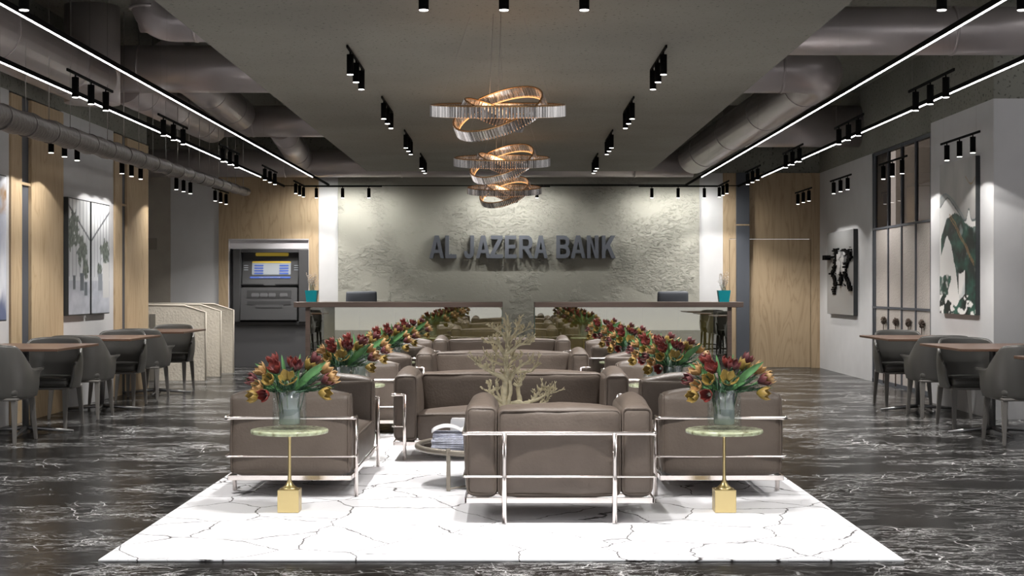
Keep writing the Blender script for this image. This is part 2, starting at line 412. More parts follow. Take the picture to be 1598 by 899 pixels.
# glass partition
win = struct('window_1', MB().box(XR-.005, XR+.035, YG0, YG1, 3.0, 3.04).box(XR-.005, XR+.035, YG0, YG1, 0, .05)
             .box(XR-.005, XR+.035, YG1-.05, YG1, 0, 3.04), M['post'], label='steel framed glass partition in the right wall')
ym = [19.56, XR*2300/587, XR*2300/608, XR*2300/630, 16.95, 16.2]
f = MB()
for y in ym: f.box(XR-.008, XR+.03, y-.018, y+.018, 0, 3.03)
for z in (2.03, .995): f.box(XR-.007, XR+.028, YG0, YG1, z-.014, z+.014)
f.build('window_frame', M['post'], win)
for a, b in zip(ym, ym[1:]):
    MB().box(XR+.008, XR+.016, b+.018, a-.018, 2.045, 3.0).build('clear_pane', M['clearpane'], win)
    MB().box(XR+.008, XR+.016, b+.018, a-.018, 1.01, 2.015).build('reeded_pane', M['reed'], win)
    MB().box(XR+.008, XR+.016, b+.018, a-.018, .05, .98).build('reeded_pane', M['reed'], win)
# dried flower decoration on the lower panes
fl = []
for k, px in enumerate((1381, 1400, 1420, 1441)):
    Y = XR*2300/(px-799)
    r = empty('dried_flower', (XR-.02, Y, 0))
    MB().tube([(0, 0, .80), (0, .005, .69), (.0, 0, .55), (0, 0, 0.02)], [.006, .006, .007, .008], 6).build('stem', M['brownflower'], r)
    h = MB(); rr = random.Random(k)
    for q in range(60):
        a = rr.uniform(0, 2*PI); u = rr.uniform(-1, 1); s_ = math.sqrt(1-u*u)
        d = Vector((s_*math.cos(a)*.35, s_*math.sin(a), u*.62))
        h.tube([Vector((0, 0, .83)), Vector((0, 0, .83))+d*.085], [.004, .007], 4)
    h.build('flower_head', M['brownflower'], r)
    tag(r, 'dried brown flower on a tall stem, %s of four along the glass partition' % ('first', 'second', 'third', 'fourth')[k], 'flower', 'dried flowers at the glass partition')
# dropped slab
struct('ceiling_slab', MB().box(-2.176, 2.075, 4.6, 22.1, 3.0, 3.14), M['slab'], label='dropped grey concrete ceiling slab')

# ------------------------------------------------------------------ ducts
def duct(name, pts, r, lab, rb=.35, mat='duct', seams=True, kids=None):
    path = bend(pts, rb, 8)
    root = MB().tube(path, r, 28).build(name, M[mat])
    tag(root, lab, 'duct', 'ceiling air ducts')
    if seams:
        P = [Vector(p) for p in pts]
        for a, b in zip(P, P[1:]):
            L = (b-a).length; n = max(1, int(L/1.9)); d = (b-a).normalized()
            for i in range(n+1):
                t = (i+.5)/(n+1); q = a+(b-a)*t
                MB().tube([q-d*.012, q+d*.012], r+.006, 28).build('seam_band', M[mat], root)
    return root
duct('air_duct', [(1.3, 15.15, 3.5), (3.25, 15.15, 3.5), (2.72, 22.0, 3.2)], .245, 'large duct with an elbow above the right side, running back towards the reception', .42)
duct('air_duct', [(1.5, 12.9, 3.5), (6.2, 12.9, 3.5)], .21, 'large cross duct at the upper right corner')
duct('air_duct', [(1.5, 12.0, 3.72), (6.2, 12.0, 3.72)], .06, 'thin pipe at the top right edge')
duct('air_duct', [(2.9, 20.5, 3.5), (XR, 20.5, 3.5)], .29, 'wide cross duct over the glass partition', seams=False)
duct('air_duct', [(-1.5, 15.15, 3.5), (XL, 15.15, 3.5)], .242, 'bright cross duct above the left side, third from the back')
duct('air_duct', [(-1.5, 12.6, 3.52), (-3.1, 12.6, 3.52), (-3.1, 12.6, 4.0)], .165, 'cross duct with an upward elbow at the upper left', .28)
duct('air_duct', [(-1.4, 13.5, 3.72), (-3.4, 13.5, 3.72)], .13, 'small cross duct high at the upper left')
duct('air_duct', [(-4.1, 5.0, 3.28), (-4.1, 14.3, 3.28)], .27, 'long duct at the top left running towards the camera')
duct('air_duct', [(-4.1, 14.4, 4.0), (-4.1, 14.4, 3.05)], .265, 'vertical drop duct at the top left', seams=False)
duct('air_duct', [(-4.05, 15.3, 3.38), (-4.05, 19.9, 3.42)], .21, 'long duct behind the drop duct along the left wall')
duct('air_duct', [(-3.55, 15.3, 3.62), (-3.62, 19.5, 3.55)], .22, 'upper long duct running back on the left')
duct('air_duct', [(-1.5, 19.9, 3.5), (-4.15, 19.9, 3.5)], .21, 'second cross duct from the back on the left')
duct('air_duct', [(-3.15, 20.0, 3.45), (-3.2, 22.3, 3.2)], .19, 'short duct joining the two rear cross ducts on the left')
duct('air_duct', [(-6.1, 22.4, 3.145), (2.75, 22.4, 3.145)], .21, 'rearmost cross duct just before the back wall')
duct('air_duct', [(-4.4, 10.6, 3.75), (-3.2, 11.4, 3.75)], .2, 'dark duct stub at the very top left')
# flexible foil duct
P0, P1 = Vector((-3.85, 9.6, 2.525)), Vector((-3.85, 21.4, 2.64))
path = [P0+(P1-P0)*t/60+Vector((0, 0, .008*math.sin(t*1.9))) for t in range(61)]
rad = [.104-.045*t/60+.004*math.sin(t*2.4) for t in range(61)]
fd = tag(MB().tube(path, rad, 20).build('flexible_duct', M['foil']), 'slim crinkled foil duct hanging on wires along the left wall', 'duct')
for i in range(20):
    t = (i+.5)/20; q = P0+(P1-P0)*t; r = .106-.045*t
    MB().tube([q-Vector((0, .012, 0)), q+Vector((0, .012, 0))], r+.003, 20).build('clamp_ring', M['foil'], fd)
    MB().tube([q+Vector((0, 0, r-.01)), (q.x, q.y, CEIL-.01)], .004, 5).build('hanger_wire', M['wire'], fd)

# ------------------------------------------------------------------ LED line profiles
def led_line(x, yb, xb, label):
    r = MB().box(x-.006, x+.006, 5.0, yb, 2.815, 2.85).build('linear_light', M['black'])
    tag(r, label, 'light')
    MB().box(x-.0025, x+.0025, 5.0, 20.75, 2.8065, 2.8149).build('led_strip', M['led'], r)
    for y in (8, 12, 16, 20): MB().tube([(x, y, 2.85), (x, y, CEIL)], .0005, 4).build('suspension_wire', M['wire'], r)
    if xb:
        MB().box(min(x, xb), max(x, xb), yb-.006, yb, 2.832, 2.846).build('cross_rail', M['black'], r)
led_line(-2.81, 22.66, 0.0, 'inner glowing white line light with black rail on the left')
led_line(2.67, 22.66, 0.001, 'inner glowing white line light with black rail on the right')
led_line(-3.535, 22.9, -0.0005, 'outer glowing white line light over the left tables')
led_line(3.515, 22.9, 0.0005, 'outer glowing white line light over the right tables')

# ------------------------------------------------------------------ track spotlights (three lamps on one rail along local Y)
SPOTW = 34.0
sl = bpy.data.lights.new('spot', 'SPOT'); sl.energy = SPOTW*2.6; sl.spot_size = math.radians(116); sl.spot_blend = .35; sl.shadow_soft_size = .03
sl.color = (1, .965, .92)
sw = bpy.data.lights.new('spot_wall', 'SPOT'); sw.energy = SPOTW*.8; sw.spot_size = math.radians(128); sw.spot_blend = .12; sw.shadow_soft_size = .025
sw.color = (1, .965, .92)
sb = bpy.data.lights.new('spot_lounge', 'SPOT'); sb.energy = SPOTW*4.4; sb.spot_size = math.radians(100); sb.spot_blend = .5; sb.shadow_soft_size = .04
sb.color = (1, .97, .94)
sbk = bpy.data.lights.new('spot_backwall', 'SPOT'); sbk.energy = SPOTW*1.0; sbk.spot_size = math.radians(160); sbk.spot_blend = .6; sbk.shadow_soft_size = .03
sbk.color = (1, .98, .93)
def make_track(light, up, tilt=0.0):
    r = empty('track_spotlight')
    MB().box(-.006, .006, 0, 1.2, -.012, .008).build('rail', M['black'], r)
    for y in (.2, .6, 1.0):
        s_ = MB().lathe([(.0255, -.175), (.0255, -.03)], 0, 0, 20).tube([(0, 0, -.035), (0, 0, -.008)], .006, 8).build('lamp_housing', M['black'], r, (0, y, 0))
        MB().lathe([(.021, -.1785), (.0235, -.1752)], 0, 0, 20).build('lens', M['lens'], s_)
        l = bpy.data.objects.new('lamp', light); C.objects.link(l); l.parent = s_; l.location = (0, 0, -.182); l.rotation_euler = (0, tilt, 0)
    for y in (.1, 1.1): MB().tube([(0, y, .008), (0, y, up)], .0006, 4).build('suspension_wire', M['wire'], r)
    return r
ordn = ['nearest', 'second', 'third', 'fourth', 'rearmost']
def place_tracks(proto, items):
    for i, (loc, rz, lab, grp) in enumerate(items):
        o = proto if i == 0 else copy_tree(proto)
        o.location = loc; o.rotation_euler = (0, 0, rz)
        tag(o, lab, 'spotlight', grp)
it = []
for side, x in (('left', -1.175), ('right', 1.10)):
    for k, y in enumerate((10.5, 13.3, 16.1, 18.9)):
        it.append(((x, y, 2.975), 0, 'black three lamp track under the concrete slab, %s of the %s slab row' % (ordn[k], side), 'slab track spotlights'))
place_tracks(make_track(sb, .024), it)
it = []
for side, x in (('left', -3.17), ('right', 3.15)):
    for k, y in enumerate((10.5, 13.2, 15.95, 18.7, 21.4)):
        it.append(((x, y, 2.81), 0, 'black three lamp track beside the %s line lights, %s of five' % (side, ordn[k]), 'aisle track spotlights'))
for x, w in ((-3.43, 'left'), (1.94, 'right')):
    it.append(((x+1.2, 7.34, 2.81), PI/2, 'black crosswise track cut by the top edge, %s corner' % w, 'front track spotlights'))
place_tracks(make_track(sl, CEIL-2.81), it)
cen = make_track(sb, .19); cen.location = (.56, 7.34, 2.81); cen.rotation_euler = (0, 0, PI/2)
tag(cen, 'black crosswise track at the top edge, over the middle of the lounge', 'spotlight', 'front track spotlights')
it = []
for side, x in (('left', -4.19), ('right', 4.19)):
    for k, y in enumerate((13.2, 15.63, 18.2, 20.6)):
        it.append(((x, y, 2.655), 0, 'small black three lamp track washing the %s wall, %s of four' % (side, ordn[k] if k < 3 else 'rearmost'), 'wall track spotlights'))
place_tracks(make_track(sw, CEIL-2.655), it)
it = []
for x, w in ((-3.18, 'left end'), (-.62, 'middle, behind the chandeliers'), (1.93, 'right end')):
    it.append(((x+1.2, 22.45, 2.80), PI/2, 'black crosswise track lighting the plaster wall, ' + w, 'rear track spotlights'))
place_tracks(make_track(sbk, .13, math.radians(-40)), it)

# ------------------------------------------------------------------ cushions and sofas
def cushion(mb, c, h, r, b=(0, 0, 0), n=14, seams=(), seed=0.0, amp=.004):
    c = Vector(c); tmp = bmesh.new()
    g = [math.sin((-1+2*i/n)*PI/2) for i in range(n+1)]
    for ax in range(3):
        for sg in (-1, 1):
            a1, a2 = (ax+1) % 3, (ax+2) % 3
            V = []
            for u in g:
                row = []
                for v in g:
                    p = [0, 0, 0]; p[ax] = sg*h[ax]; p[a1] = u*h[a1]; p[a2] = v*h[a2]
                    q = [max(-(h[k]-r), min(h[k]-r, p[k])) for k in range(3)]
                    d = Vector([p[k]-q[k] for k in range(3)])
                    P = Vector(q)+d.normalized()*r
                    P[ax] += sg*b[ax]*(1-u*u)*(1-v*v)
                    nz = noise.noise((P+Vector((seed, seed*.7, 0)))*7.0)
                    P += d.normalized()*nz*amp*2
                    row.append(tmp.verts.new(P+c))
                V.append(row)
            for i in range(n):
                for j in range(n):
                    f = tmp.faces.new((V[i][j], V[i+1][j], V[i+1][j+1], V[i][j+1])); f.smooth = True
    bmesh.ops.remove_doubles(tmp, verts=tmp.verts[:], dist=1e-5)
    mb.merge(tmp)
    for ax, sg in seams:
        a1, a2 = (ax+1) % 3, (ax+2) % 3; k = .293*r-.0015; pts = []
        e1, e2 = h[a1]-k, h[a2]-k; cr = r*.7
        for (s1, s2, t0) in ((1, 1, 0), (-1, 1, 1), (-1, -1, 2), (1, -1, 3)):
            for q in range(6):
                t = t0*PI/2+q/5*PI/2
                p = [0, 0, 0]; p[ax] = sg*(h[ax]-k)
                p[a1] = s1*(e1-cr)+cr*math.cos(t); p[a2] = s2*(e2-cr)+cr*math.sin(t); pts.append(p)
        dense = []
        for i in range(len(pts)):
            A, B = Vector(pts[i]), Vector(pts[(i+1) % len(pts)]); m_ = max(1, int((B-A).length/.06))
            for q in range(m_):
                P = A.lerp(B, q/m_); P2 = P.copy()
                nz = noise.noise((P+Vector((seed, seed*.7, 0)))*7.0)
                dense.append(P+P.normalized()*nz*amp*.5+c)
        mb.tube(dense, .0065, 6, closed=True)
D = .73
def make_sofa(W, name):
    """origin: floor, centre of the front edge; faces local -Y; W overall width"""
    r = empty(name); h = W/2; at = .168; z0 = .137
    for s_ in (-1, 1):
        m = MB(); cushion(m, (s_*(h-at/2-.006), D/2, (z0+.605)/2+.005), (at/2, D/2-.01, (.605-z0)/2), .036, (.022, .012, .050), 18, ((1, -1), (1, 1)), s_*3+W)
        m.build('arm_cushion', M['leather'], r)
    iw = h-at-.004
    m = MB(); cushion(m, (0, D-.135, (z0+.598)/2), (iw, .125, (.598-z0)/2), .035, (0, .022, .028), 18, ((1, -1), (1, 1)), W*2)
    m.build('back_cushion', M['leather'], r)
    m = MB(); cushion(m, (0, .245, (z0+.335)/2), (iw, .245, (.335-z0)/2), .03, (0, .014, .055), 18, ((2, 1), ), W*3+1)
    m.build('seat_cushion', M['leather'], r)
    # base frame of flat bar
    m = MB(); zf0, zf1 = .105, .134; w = .012
    m.box(-h, h, 0, w, zf0, zf1, .002).box(-h, h, D-w, D, zf0, zf1, .002)
    m.box(-h, -h+w, 0, D, zf0, zf1, .002).box(h-w, h, 0, D, zf0, zf1, .002)
    for k in range(1, 4): m.box(-h+.01, h-.01, D*k/4-.015, D*k/4+.015, zf1-.012, zf1-.004)
    m.build('base_frame', M['chrome'], r)
    zr = .473; lr = .0125
    inset = .085; ri = max(.14, h*.42 if W < 1.2 else .32)
    # top rail: front leg top -> side -> back -> side -> front leg top
    pts = [(-h+inset, -.018, zr), (-h-.004, -.018, zr), (-h-.004, D+.012, zr), (h+.004, D+.012, zr), (h+.004, -.018, zr), (h-inset, -.018, zr)]
    MB().tube(bend(pts, .022, 5), .0115, 10).build('top_rail', M['chrome'], r)
    zm = .246
    pts = [(-h+inset, -.018, zm), (-h-.004, -.018, zm), (-h-.004, D+.012, zm), (h+.004, D+.012, zm), (h+.004, -.018, zm), (h-inset, -.018, zm)]
    MB().tube(bend(pts, .02, 5), .0062, 8).build('middle_rail', M['chrome'], r)
    for s_ in (-1, 1):
        MB().tube([(s_*(h-inset), -.018, .003), (s_*(h-inset), -.018, zr)], .0130, 12).build('leg', M['chrome'], r)
        MB().tube([(s_*(h-ri), D+.018, .003), (s_*(h-ri), D+.018, zr)], .0135, 12).build('leg', M['chrome'], r)
    return r
RUGZ = .012
pair = make_sofa(1.60, 'two_seat_sofa')
rows = ['front row', 'middle row', 'rear row']
sides = []
for k, y0 in enumerate((8.68, 12.45, 16.25)):
    z = RUGZ if y0 < 12.0 else 0
    # left sofa faces +X ; right sofa faces -X
    sides.append(((-.945, y0+.80, z), PI/2, 'taupe leather two seat sofa with chrome frame on the left side, %s' % rows[k]))
    sides.append(((.872, y0+.80, z), -PI/2, 'taupe leather two seat sofa with chrome frame on the right side, %s' % rows[k]))
for i, (loc, rz, lab) in enumerate(sides):
    o = pair if i == 0 else copy_tree(pair)
    o.location = loc; o.rotation_euler = (0, 0, rz); tag(o, lab, 'sofa', 'side sofas facing each other')
mid = make_sofa(1.70, 'two_seat_sofa')
for i, (x, y) in enumerate(((-.005, 10.58), (-.095, 14.38), (-.125, 18.15))):
    o = mid if i == 0 else copy_tree(mid)
    o.location = (x, y, RUGZ if y < 12 else 0)
    tag(o, 'taupe leather two seat sofa facing the camera in the middle, %s' % rows[i], 'sofa', 'middle sofas facing the camera')
ac = make_sofa(1.0, 'armchair'); ac.location = (.25, 8.49, RUGZ); ac.rotation_euler = (0, 0, PI)
tag(ac, 'taupe leather armchair with chrome frame seen from behind at the front of the rug', 'armchair')

# ------------------------------------------------------------------ rug
rg = MB()
def rugfn(u, v):
    x = -1.889+u*3.68; y = 6.725+v*5.87
    z = .0105
    return Vector((x, y, z))
rg.box(-1.889, 1.791, 6.725, 12.6, .001, .0105, .003)
tag(rg.build('rug', M['rug']), 'white rug with thin grey crackle lines under the front seating group', 'rug')

# ------------------------------------------------------------------ side tables, vases, tulips
def make_side_table():
    r = empty('side_table')
    MB().lathe([(.200, .432), (.212, .436), (.215, .446), (.212, .455), (.205, .457)], 0, 0, 48).build('table_top', M['onyx'], r)
    MB().lathe([(.055, .124), (.040, .134), (.022, .150), (.011, .175), (.0085, .21), (.0085, .40), (.011, .424), (.02, .433)], 0, 0, 20).build('pole', M['gold'], r)
    MB().box(-.059, .059, -.059, .059, 0, .125, .004).build('base', M['gold'], r)
    return r
def make_vase():
    r = empty('vase')
    MB().lathe([(.090, 0), (.095, .004), (.095, .218), (.0925, .22), (.0895, .218), (.0895, .03), (.085, .026)], 0, 0, 48).build('outer_glass', M['glass'], r)
    MB().lathe([(.055, .0265), (.058, .030), (.058, .213), (.0545, .213), (.0545, .035)], 0, 0, 40).build('inner_tube', M['smoke'], r)
    return r
def tulip_head_mesh(openf, R, H):
    m = MB()
    for k in range(6):
        a0 = k*PI/3; lay = .90 if k % 2 else 1.0
        def fn(u, v, a0=a0, lay=lay):
            t = v; s_ = (u-.5)*2
            prof = math.sin(PI*(.06+(.60-.22*openf)*t))**.75
            rr = R*lay*prof*(1+.12*openf*t)
            w = .66*math.sin(PI*min(1, .10+.86*t))**.6*(1.0 if t < .7 else max(.0, (1-(t-.7)/.3))**.55)+.03
            z = H*(t**.9)*(1-.10*s_*s_)
            rr2 = rr*(1-.07*s_*s_)
            return Vector((rr2*math.cos(a0+s_*w), rr2*math.sin(a0+s_*w), z))
        m.grid(fn, 6, 8)
    return m
heads = {}
def head_data(kind, matk):
    key = (kind, matk)
    if key not in heads:
        o = tulip_head_mesh(*{'closed': (0., .036, .070), 'mid': (.35, .039, .066), 'open': (1., .048, .048)}[kind]).build('flower_head', M[matk])
        md = o.modifiers.new('s', 'SOLIDIFY'); md.thickness = .0012
        heads[key] = o.data; heads[key+('o',)] = o
        C.objects.unlink(o)
    return heads[key]
def align_rot(d):
    return Vector((0, 0, 1)).rotation_difference(d.normalized()).to_euler()
# (x, z, y, colour, kind): positions about the centre of the vase rim
S = .001107
FL = [(-72, 138, 'red', 'closed', .03), (-55, 104, 'red', 'mid', -.03), (12, 128, 'red', 'closed', .0), (30, 112, 'darkred', 'closed', -.03), (105, 146, 'darkred', 'closed', .05),
      (-120, 97, 'orange', 'mid', .0), (-155, 56, 'darkred', 'closed', -.02), (-75, 60, 'yel', 'mid', -.08), (2, 62, 'yel', 'open', -.10), (82, 116, 'yel', 'mid', .02),
      (-125, 30, 'orange', 'mid', -.07), (-140, -5, 'yel', 'closed', -.08), (-88, 4, 'red', 'mid', -.12), (165, 58, 'darkred', 'closed', -.03), (155, 8, 'yel', 'closed', -.06),
      (152, 102, 'orange', 'closed', .04), (185, 66, 'orange', 'closed', -.01)]
cname = {'red': 'red', 'darkred': 'plum red', 'orange': 'orange', 'yel': 'yellow'}
def leaf_mesh(P0, P1, w, sag=.0, side=Vector((0, 1, 0))):
    m = MB(); P0, P1 = Vector(P0), Vector(P1); d = (P1-P0); up = side.cross(d).normalized()
    def fn(u, v):
        t = v; c_ = P0+d*t+Vector((0, 0, sag*math.sin(PI*t)))
        ww = w*math.sin(PI*min(1, .12+.88*t))**.8*(1 if t < .97 else .3)
        off = (u-.5)*2
        return c_+up*off*ww+side*(-abs(off)*ww*.35)
    m.grid(fn, 4, 12)
    return m
def make_bouquet():
    """returns list of root objects at local origin = centre of vase bottom"""
    roots = []
    rr = random.Random(3)
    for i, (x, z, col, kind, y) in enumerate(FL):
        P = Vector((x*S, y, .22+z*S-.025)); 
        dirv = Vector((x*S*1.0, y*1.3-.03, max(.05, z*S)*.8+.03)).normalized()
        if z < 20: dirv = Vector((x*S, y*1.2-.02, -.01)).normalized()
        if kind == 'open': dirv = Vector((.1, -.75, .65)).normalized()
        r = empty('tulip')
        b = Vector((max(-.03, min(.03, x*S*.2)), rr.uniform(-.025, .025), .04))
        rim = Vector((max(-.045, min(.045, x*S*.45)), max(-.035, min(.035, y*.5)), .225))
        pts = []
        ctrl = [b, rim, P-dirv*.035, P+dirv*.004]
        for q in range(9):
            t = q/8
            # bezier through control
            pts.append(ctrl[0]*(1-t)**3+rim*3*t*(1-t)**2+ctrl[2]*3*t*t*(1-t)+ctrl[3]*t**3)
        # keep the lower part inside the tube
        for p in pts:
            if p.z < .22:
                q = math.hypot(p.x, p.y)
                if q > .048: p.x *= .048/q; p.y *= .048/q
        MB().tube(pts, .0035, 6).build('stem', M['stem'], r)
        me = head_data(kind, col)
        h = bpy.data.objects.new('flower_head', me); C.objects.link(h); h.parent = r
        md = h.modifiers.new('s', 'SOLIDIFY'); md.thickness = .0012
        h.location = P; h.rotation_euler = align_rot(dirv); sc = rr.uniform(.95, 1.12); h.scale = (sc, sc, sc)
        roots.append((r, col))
    # leaves: children of certain tulips
    LV = [(0, (-60, 60), (-178, 128), .014, .02), (2, (-30, 80), (-40, 172), .010, .0), (4, (60, 80), (50, 176), .010, .03), (13, (55, 15), (192, 140), .020, -.05),
          (13, (40, -10), (170, 105), .016, -.02), (11, (-60, 10), (-182, 8), .011, -.05), (9, (60, 5), (100, 40), .013, -.08), (1, (-90, 90), (-128, 155), .008, .05),
          (8, (30, 0), (8, 50), .012, -.05), (10, (20, -5), (60, 30), .010, -.07)]
    for idx, a, b_, w, y in LV:
        leaf_mesh((a[0]*S*.6, y*.4, .215+a[1]*S*.4), (b_[0]*S, y, .22+b_[1]*S), w, .012).build('leaf', M['leaf'], roots[idx][0])
    # fern greenery
    m = MB()
    for q in range(60):
        a = rr.uniform(0, 2*PI); el = rr.uniform(.15, 1.15); L = rr.uniform(.12, .215)
        d = Vector((math.cos(a)*math.cos(el)*1.1, math.sin(a)*math.cos(el)*.75, math.sin(el)*.85))
        o_ = Vector((d.x*.25*.2, d.y*.2*.2, .20)); e = o_+d*L
        m.tube([o_, e], .0014, 4)
        sd = d.cross(Vector((0, 0, 1))).normalized()
        for j in range(3, 18):
            t = j/18; c_ = o_+(e-o_)*t; l = .026*(1-t*.75)
            for s_ in (-1, 1):
                e2 = c_+sd*s_*l+d*l*.8+Vector((0, 0, rr.uniform(-.4, .4)*l))
                m.tube([c_, e2], [.0032, .0012], 3)
    for q in range(26):
        a = rr.uniform(0, 2*PI); rad_ = rr.uniform(.01, .05)
        p = Vector((rad_*math.cos(a), rad_*math.sin(a), .05)); t = Vector((p.x*2.2, p.y*1.8, .27))
        m.tube([p, (p+t)/2, t], .003, 4)
    g = m.build('fern_greenery', M['fern'])
    return roots, g
tb = make_side_table(); vs = make_vase(); bq, gr = make_bouquet()
rowY = [(8.17, 'front', 'nearest'), (10.78, 'back', 'second'), (12.02, 'front', 'third'), (14.6, 'back', 'fourth'), (15.9, 'front', 'fifth'), (18.45, 'back', 'sixth')]
first = True
for side, xs in (('left', (-1.233, -1.235, -1.25, -1.255, -1.26, -1.27)), ('right', (1.176, 1.175, 1.165, 1.16, 1.155, 1.15))):
    for (Y, w, o_), x in zip(rowY, xs):
        z = RUGZ if Y < 12.0 else 0
        if Y > 12 and Y < 12.3: z = RUGZ
        loc = (x, Y, z); vz = (x, Y, z+.458)
        T = tb if first else copy_tree(tb); T.location = loc
        tag(T, 'green onyx side table with gold cube base, %s from the camera on the %s' % (o_, side), 'side table', 'onyx side tables')
        V = vs if first else copy_tree(vs); V.location = vz
        tag(V, 'clear glass cylinder vase with smoky inner tube, %s from the camera on the %s' % (o_, side), 'vase', 'glass tulip vases')
        G = gr if first else copy_tree(gr); G.location = vz
        tag(G, 'dark fern greenery between the tulips of the %s vase on the %s' % (o_, side), 'greenery', 'fern greenery in the vases', 'stuff')
        for t, col in bq:
            o = t if first else copy_tree(t)
            o.location = vz
            tag(o, '%s tulip in the %s glass vase from the camera on the %s' % (cname[col], o_, side), 'tulip', '%s tulips in the %s vase on the %s' % (cname[col], o_, side))
        first = False

# ------------------------------------------------------------------ coffee table, magazines, driftwood
TX, TY, TR = -.063, 9.42, .54; TZ = .262
ct = empty('coffee_table', (TX, TY, RUGZ))
MB().tube([(TR*math.cos(a), TR*math.sin(a), TZ-.03) for a in [2*PI*i/64 for i in range(64)]], .019, 12, closed=True).build('rim', M['ctable'], ct)
MB().lathe([(TR-.01, TZ-.036), (TR-.01, TZ-.026)], 0, 0, 64).build('table_top', M['ctop'], ct)
la = math.radians(233.5)
for k in range(3):
    a = la+k*2*PI/3; c, s = math.cos(a)*(TR+.005), math.sin(a)*(TR+.005)
    MB().box(c-.0125, c+.0125, s-.0125, s+.0125, 0.002, TZ-.004, .002).build('leg', M['ctable'], ct)
for k in range(3):
    a = la+k*2*PI/3; MB().tube([(math.cos(a)*TR, math.sin(a)*TR, .012), (0, 0, .012)], .006, 8).build('stretcher', M['ctable'], ct)
tag(ct, 'low round coffee table with bronze grey rim and square legs', 'coffee table')
zt = RUGZ+TZ-.0255
for k in range(7):
    rz = random.uniform(-.12, .12); ox = random.uniform(-.012, .012)
    mg = MB().box(-.14, .14, -.105, .105, 0, .0125, .002).build('magazine', M['mag'], None, (TX-.29+ox, 9.30+random.uniform(-.01, .01), zt+.0005+k*.0132), (0, 0, rz))
    tag(mg, 'magazine in the stack on the coffee table, number %s from the bottom' % ['one', 'two', 'three', 'four', 'five', 'six', 'seven'][k], 'magazine', 'stacked magazines on the coffee table')
zt2 = zt+7*.0132
op = MB()
def pg(u, v):
    x = -.165+.33*u; s_ = abs(u-.55)
    return Vector((x, -.11+.22*v, .004+.034*math.sin(PI*min(1, max(0, (u/.56) if u < .56 else (1-u)/.44)))**.7))
op.grid(pg, 24, 2)
oo = op.build('open_magazine', M['paper'], None, (TX-.275, 9.29, zt2+.001), (0, 0, .05))
md = oo.modifiers.new('s', 'SOLIDIFY'); md.thickness = .006; md.offset = 1
tag(oo, 'open white magazine lying on top of the stack', 'magazine')
b_ = MB().box(-.05, .05, -.035, .035, 0, .034, .009).build('paper_box', M['paper'], None, (TX-.215, 9.36, zt2+.046))
b_.location = (TX-.285, 9.53, zt+.0005)
tag(b_, 'small white box standing behind the magazines on the coffee table', 'box')
b_.scale = (1, 1, 4.7)
# driftwood
dw = MB(); KS = 9.42/2300/6.42
def q2(zx, zy, y=0.0): return Vector(((720+zx/6.42-799)*9.42/2300, 9.42+y, 1.25-(500+zy/6.42-449.5)*9.42/2300))
rd = random.Random(11)
def smooth(P, n=5):
    out = []
    for i in range(len(P)-1):
        p0 = P[max(0, i-1)]; p1 = P[i]; p2 = P[i+1]; p3 = P[min(len(P)-1, i+2)]
        for k in range(n):
            t = k/n
            out.append(.5*((2*p1)+(-p0+p2)*t+(2*p0-5*p1+4*p2-p3)*t*t+(-p0+3*p1-3*p2+p3)*t**3))
    out.append(P[-1]); return out
def twig(p, d, L, r, depth):
    e = p; pts = [p.copy()]; dd = d.normalized()
    for k in range(3):
        dd = (dd+Vector((rd.uniform(-.3, .3), rd.uniform(-.3, .3), rd.uniform(-.2, .35)))).normalized()
        e = e+dd*L/3; pts.append(e)
    r = max(r*1.35, .0021); dw.tube(pts, [r, r*.9, r*.75, r*.6], 5)
    if depth > 0:
        for k in range(2):
            j = rd.choice((1, 2, 3))
            nd = (dd+Vector((rd.uniform(-1, 1), rd.uniform(-.8, .8), rd.uniform(-.4, .9)))).normalized()
            twig(pts[j], nd, L*rd.uniform(.5, .75), r*.72, depth-1)
def branch(pts, r0, r1, n=4, tw=5, depth=2, L=.05):
    P = smooth([q2(*p) for p in pts], n); m_ = len(P)
    P = [p+Vector((rd.uniform(-.002, .002), rd.uniform(-.002, .002), 0)) for p in P]
    R = [(r0+(r1-r0)*i/(m_-1))*(1+.12*math.sin(i*1.7)) for i in range(m_)]
    dw.tube(P, [x*1.25+.001 for x in R], 9)
    for k in range(int(tw*1.5)):
        i = int(m_*(.45+.55*(k+1)/int(tw*1.5)))-1
        d = P[min(m_-1, i+1)]-P[max(0, i-1)]
        twig(P[i], d.normalized()+Vector((rd.uniform(-.8, .8), rd.uniform(-.6, .6), rd.uniform(-.2, .9))), L*rd.uniform(.7, 1.2), r1*.85, depth)
BZ = 1188
branch([(440, BZ, 0), (425, 1000, .0), (425, 860, 0), (435, 700, 0), (445, 600, 0), (455, 500, 0), (440, 400, .01), (455, 300, .0), (465, 200, 0), (480, 110, 0)], .024, .005, tw=12, L=.055)
branch([(500, BZ, .02), (470, 1000, .02), (455, 860, .02), (470, 650, .02), (520, 540, .02), (560, 490, .01), (620, 440, 0), (680, 415, 0)], .019, .004, tw=5)
branch([(460, BZ, -.03), (480, 1000, -.02), (470, 840, -.02), (495, 700, -.02), (480, 600, -.01)], .012, .008, tw=1)
branch([(445, 600, 0), (400, 560, -.02), (330, 530, -.03), (230, 470, -.04), (150, 425, -.05)], .016, .005, tw=9, L=.05)
branch([(455, 330, 0), (520, 290, -.02), (590, 240, -.03), (690, 235, -.03)], .010, .004, tw=7)
branch([(440, 370, 0), (400, 280, .02), (340, 220, .02), (260, 225, .02)], .010, .004, tw=7)
branch([(465, 220, 0), (400, 130, .02), (330, 85, .02)], .007, .003, tw=5)
branch([(470, 180, 0), (455, 110, -.02), (448, 50, -.03)], .006, .003, tw=5)
branch([(475, 200, 0), (540, 120, 0), (555, 70, 0)], .006, .003, tw=5)
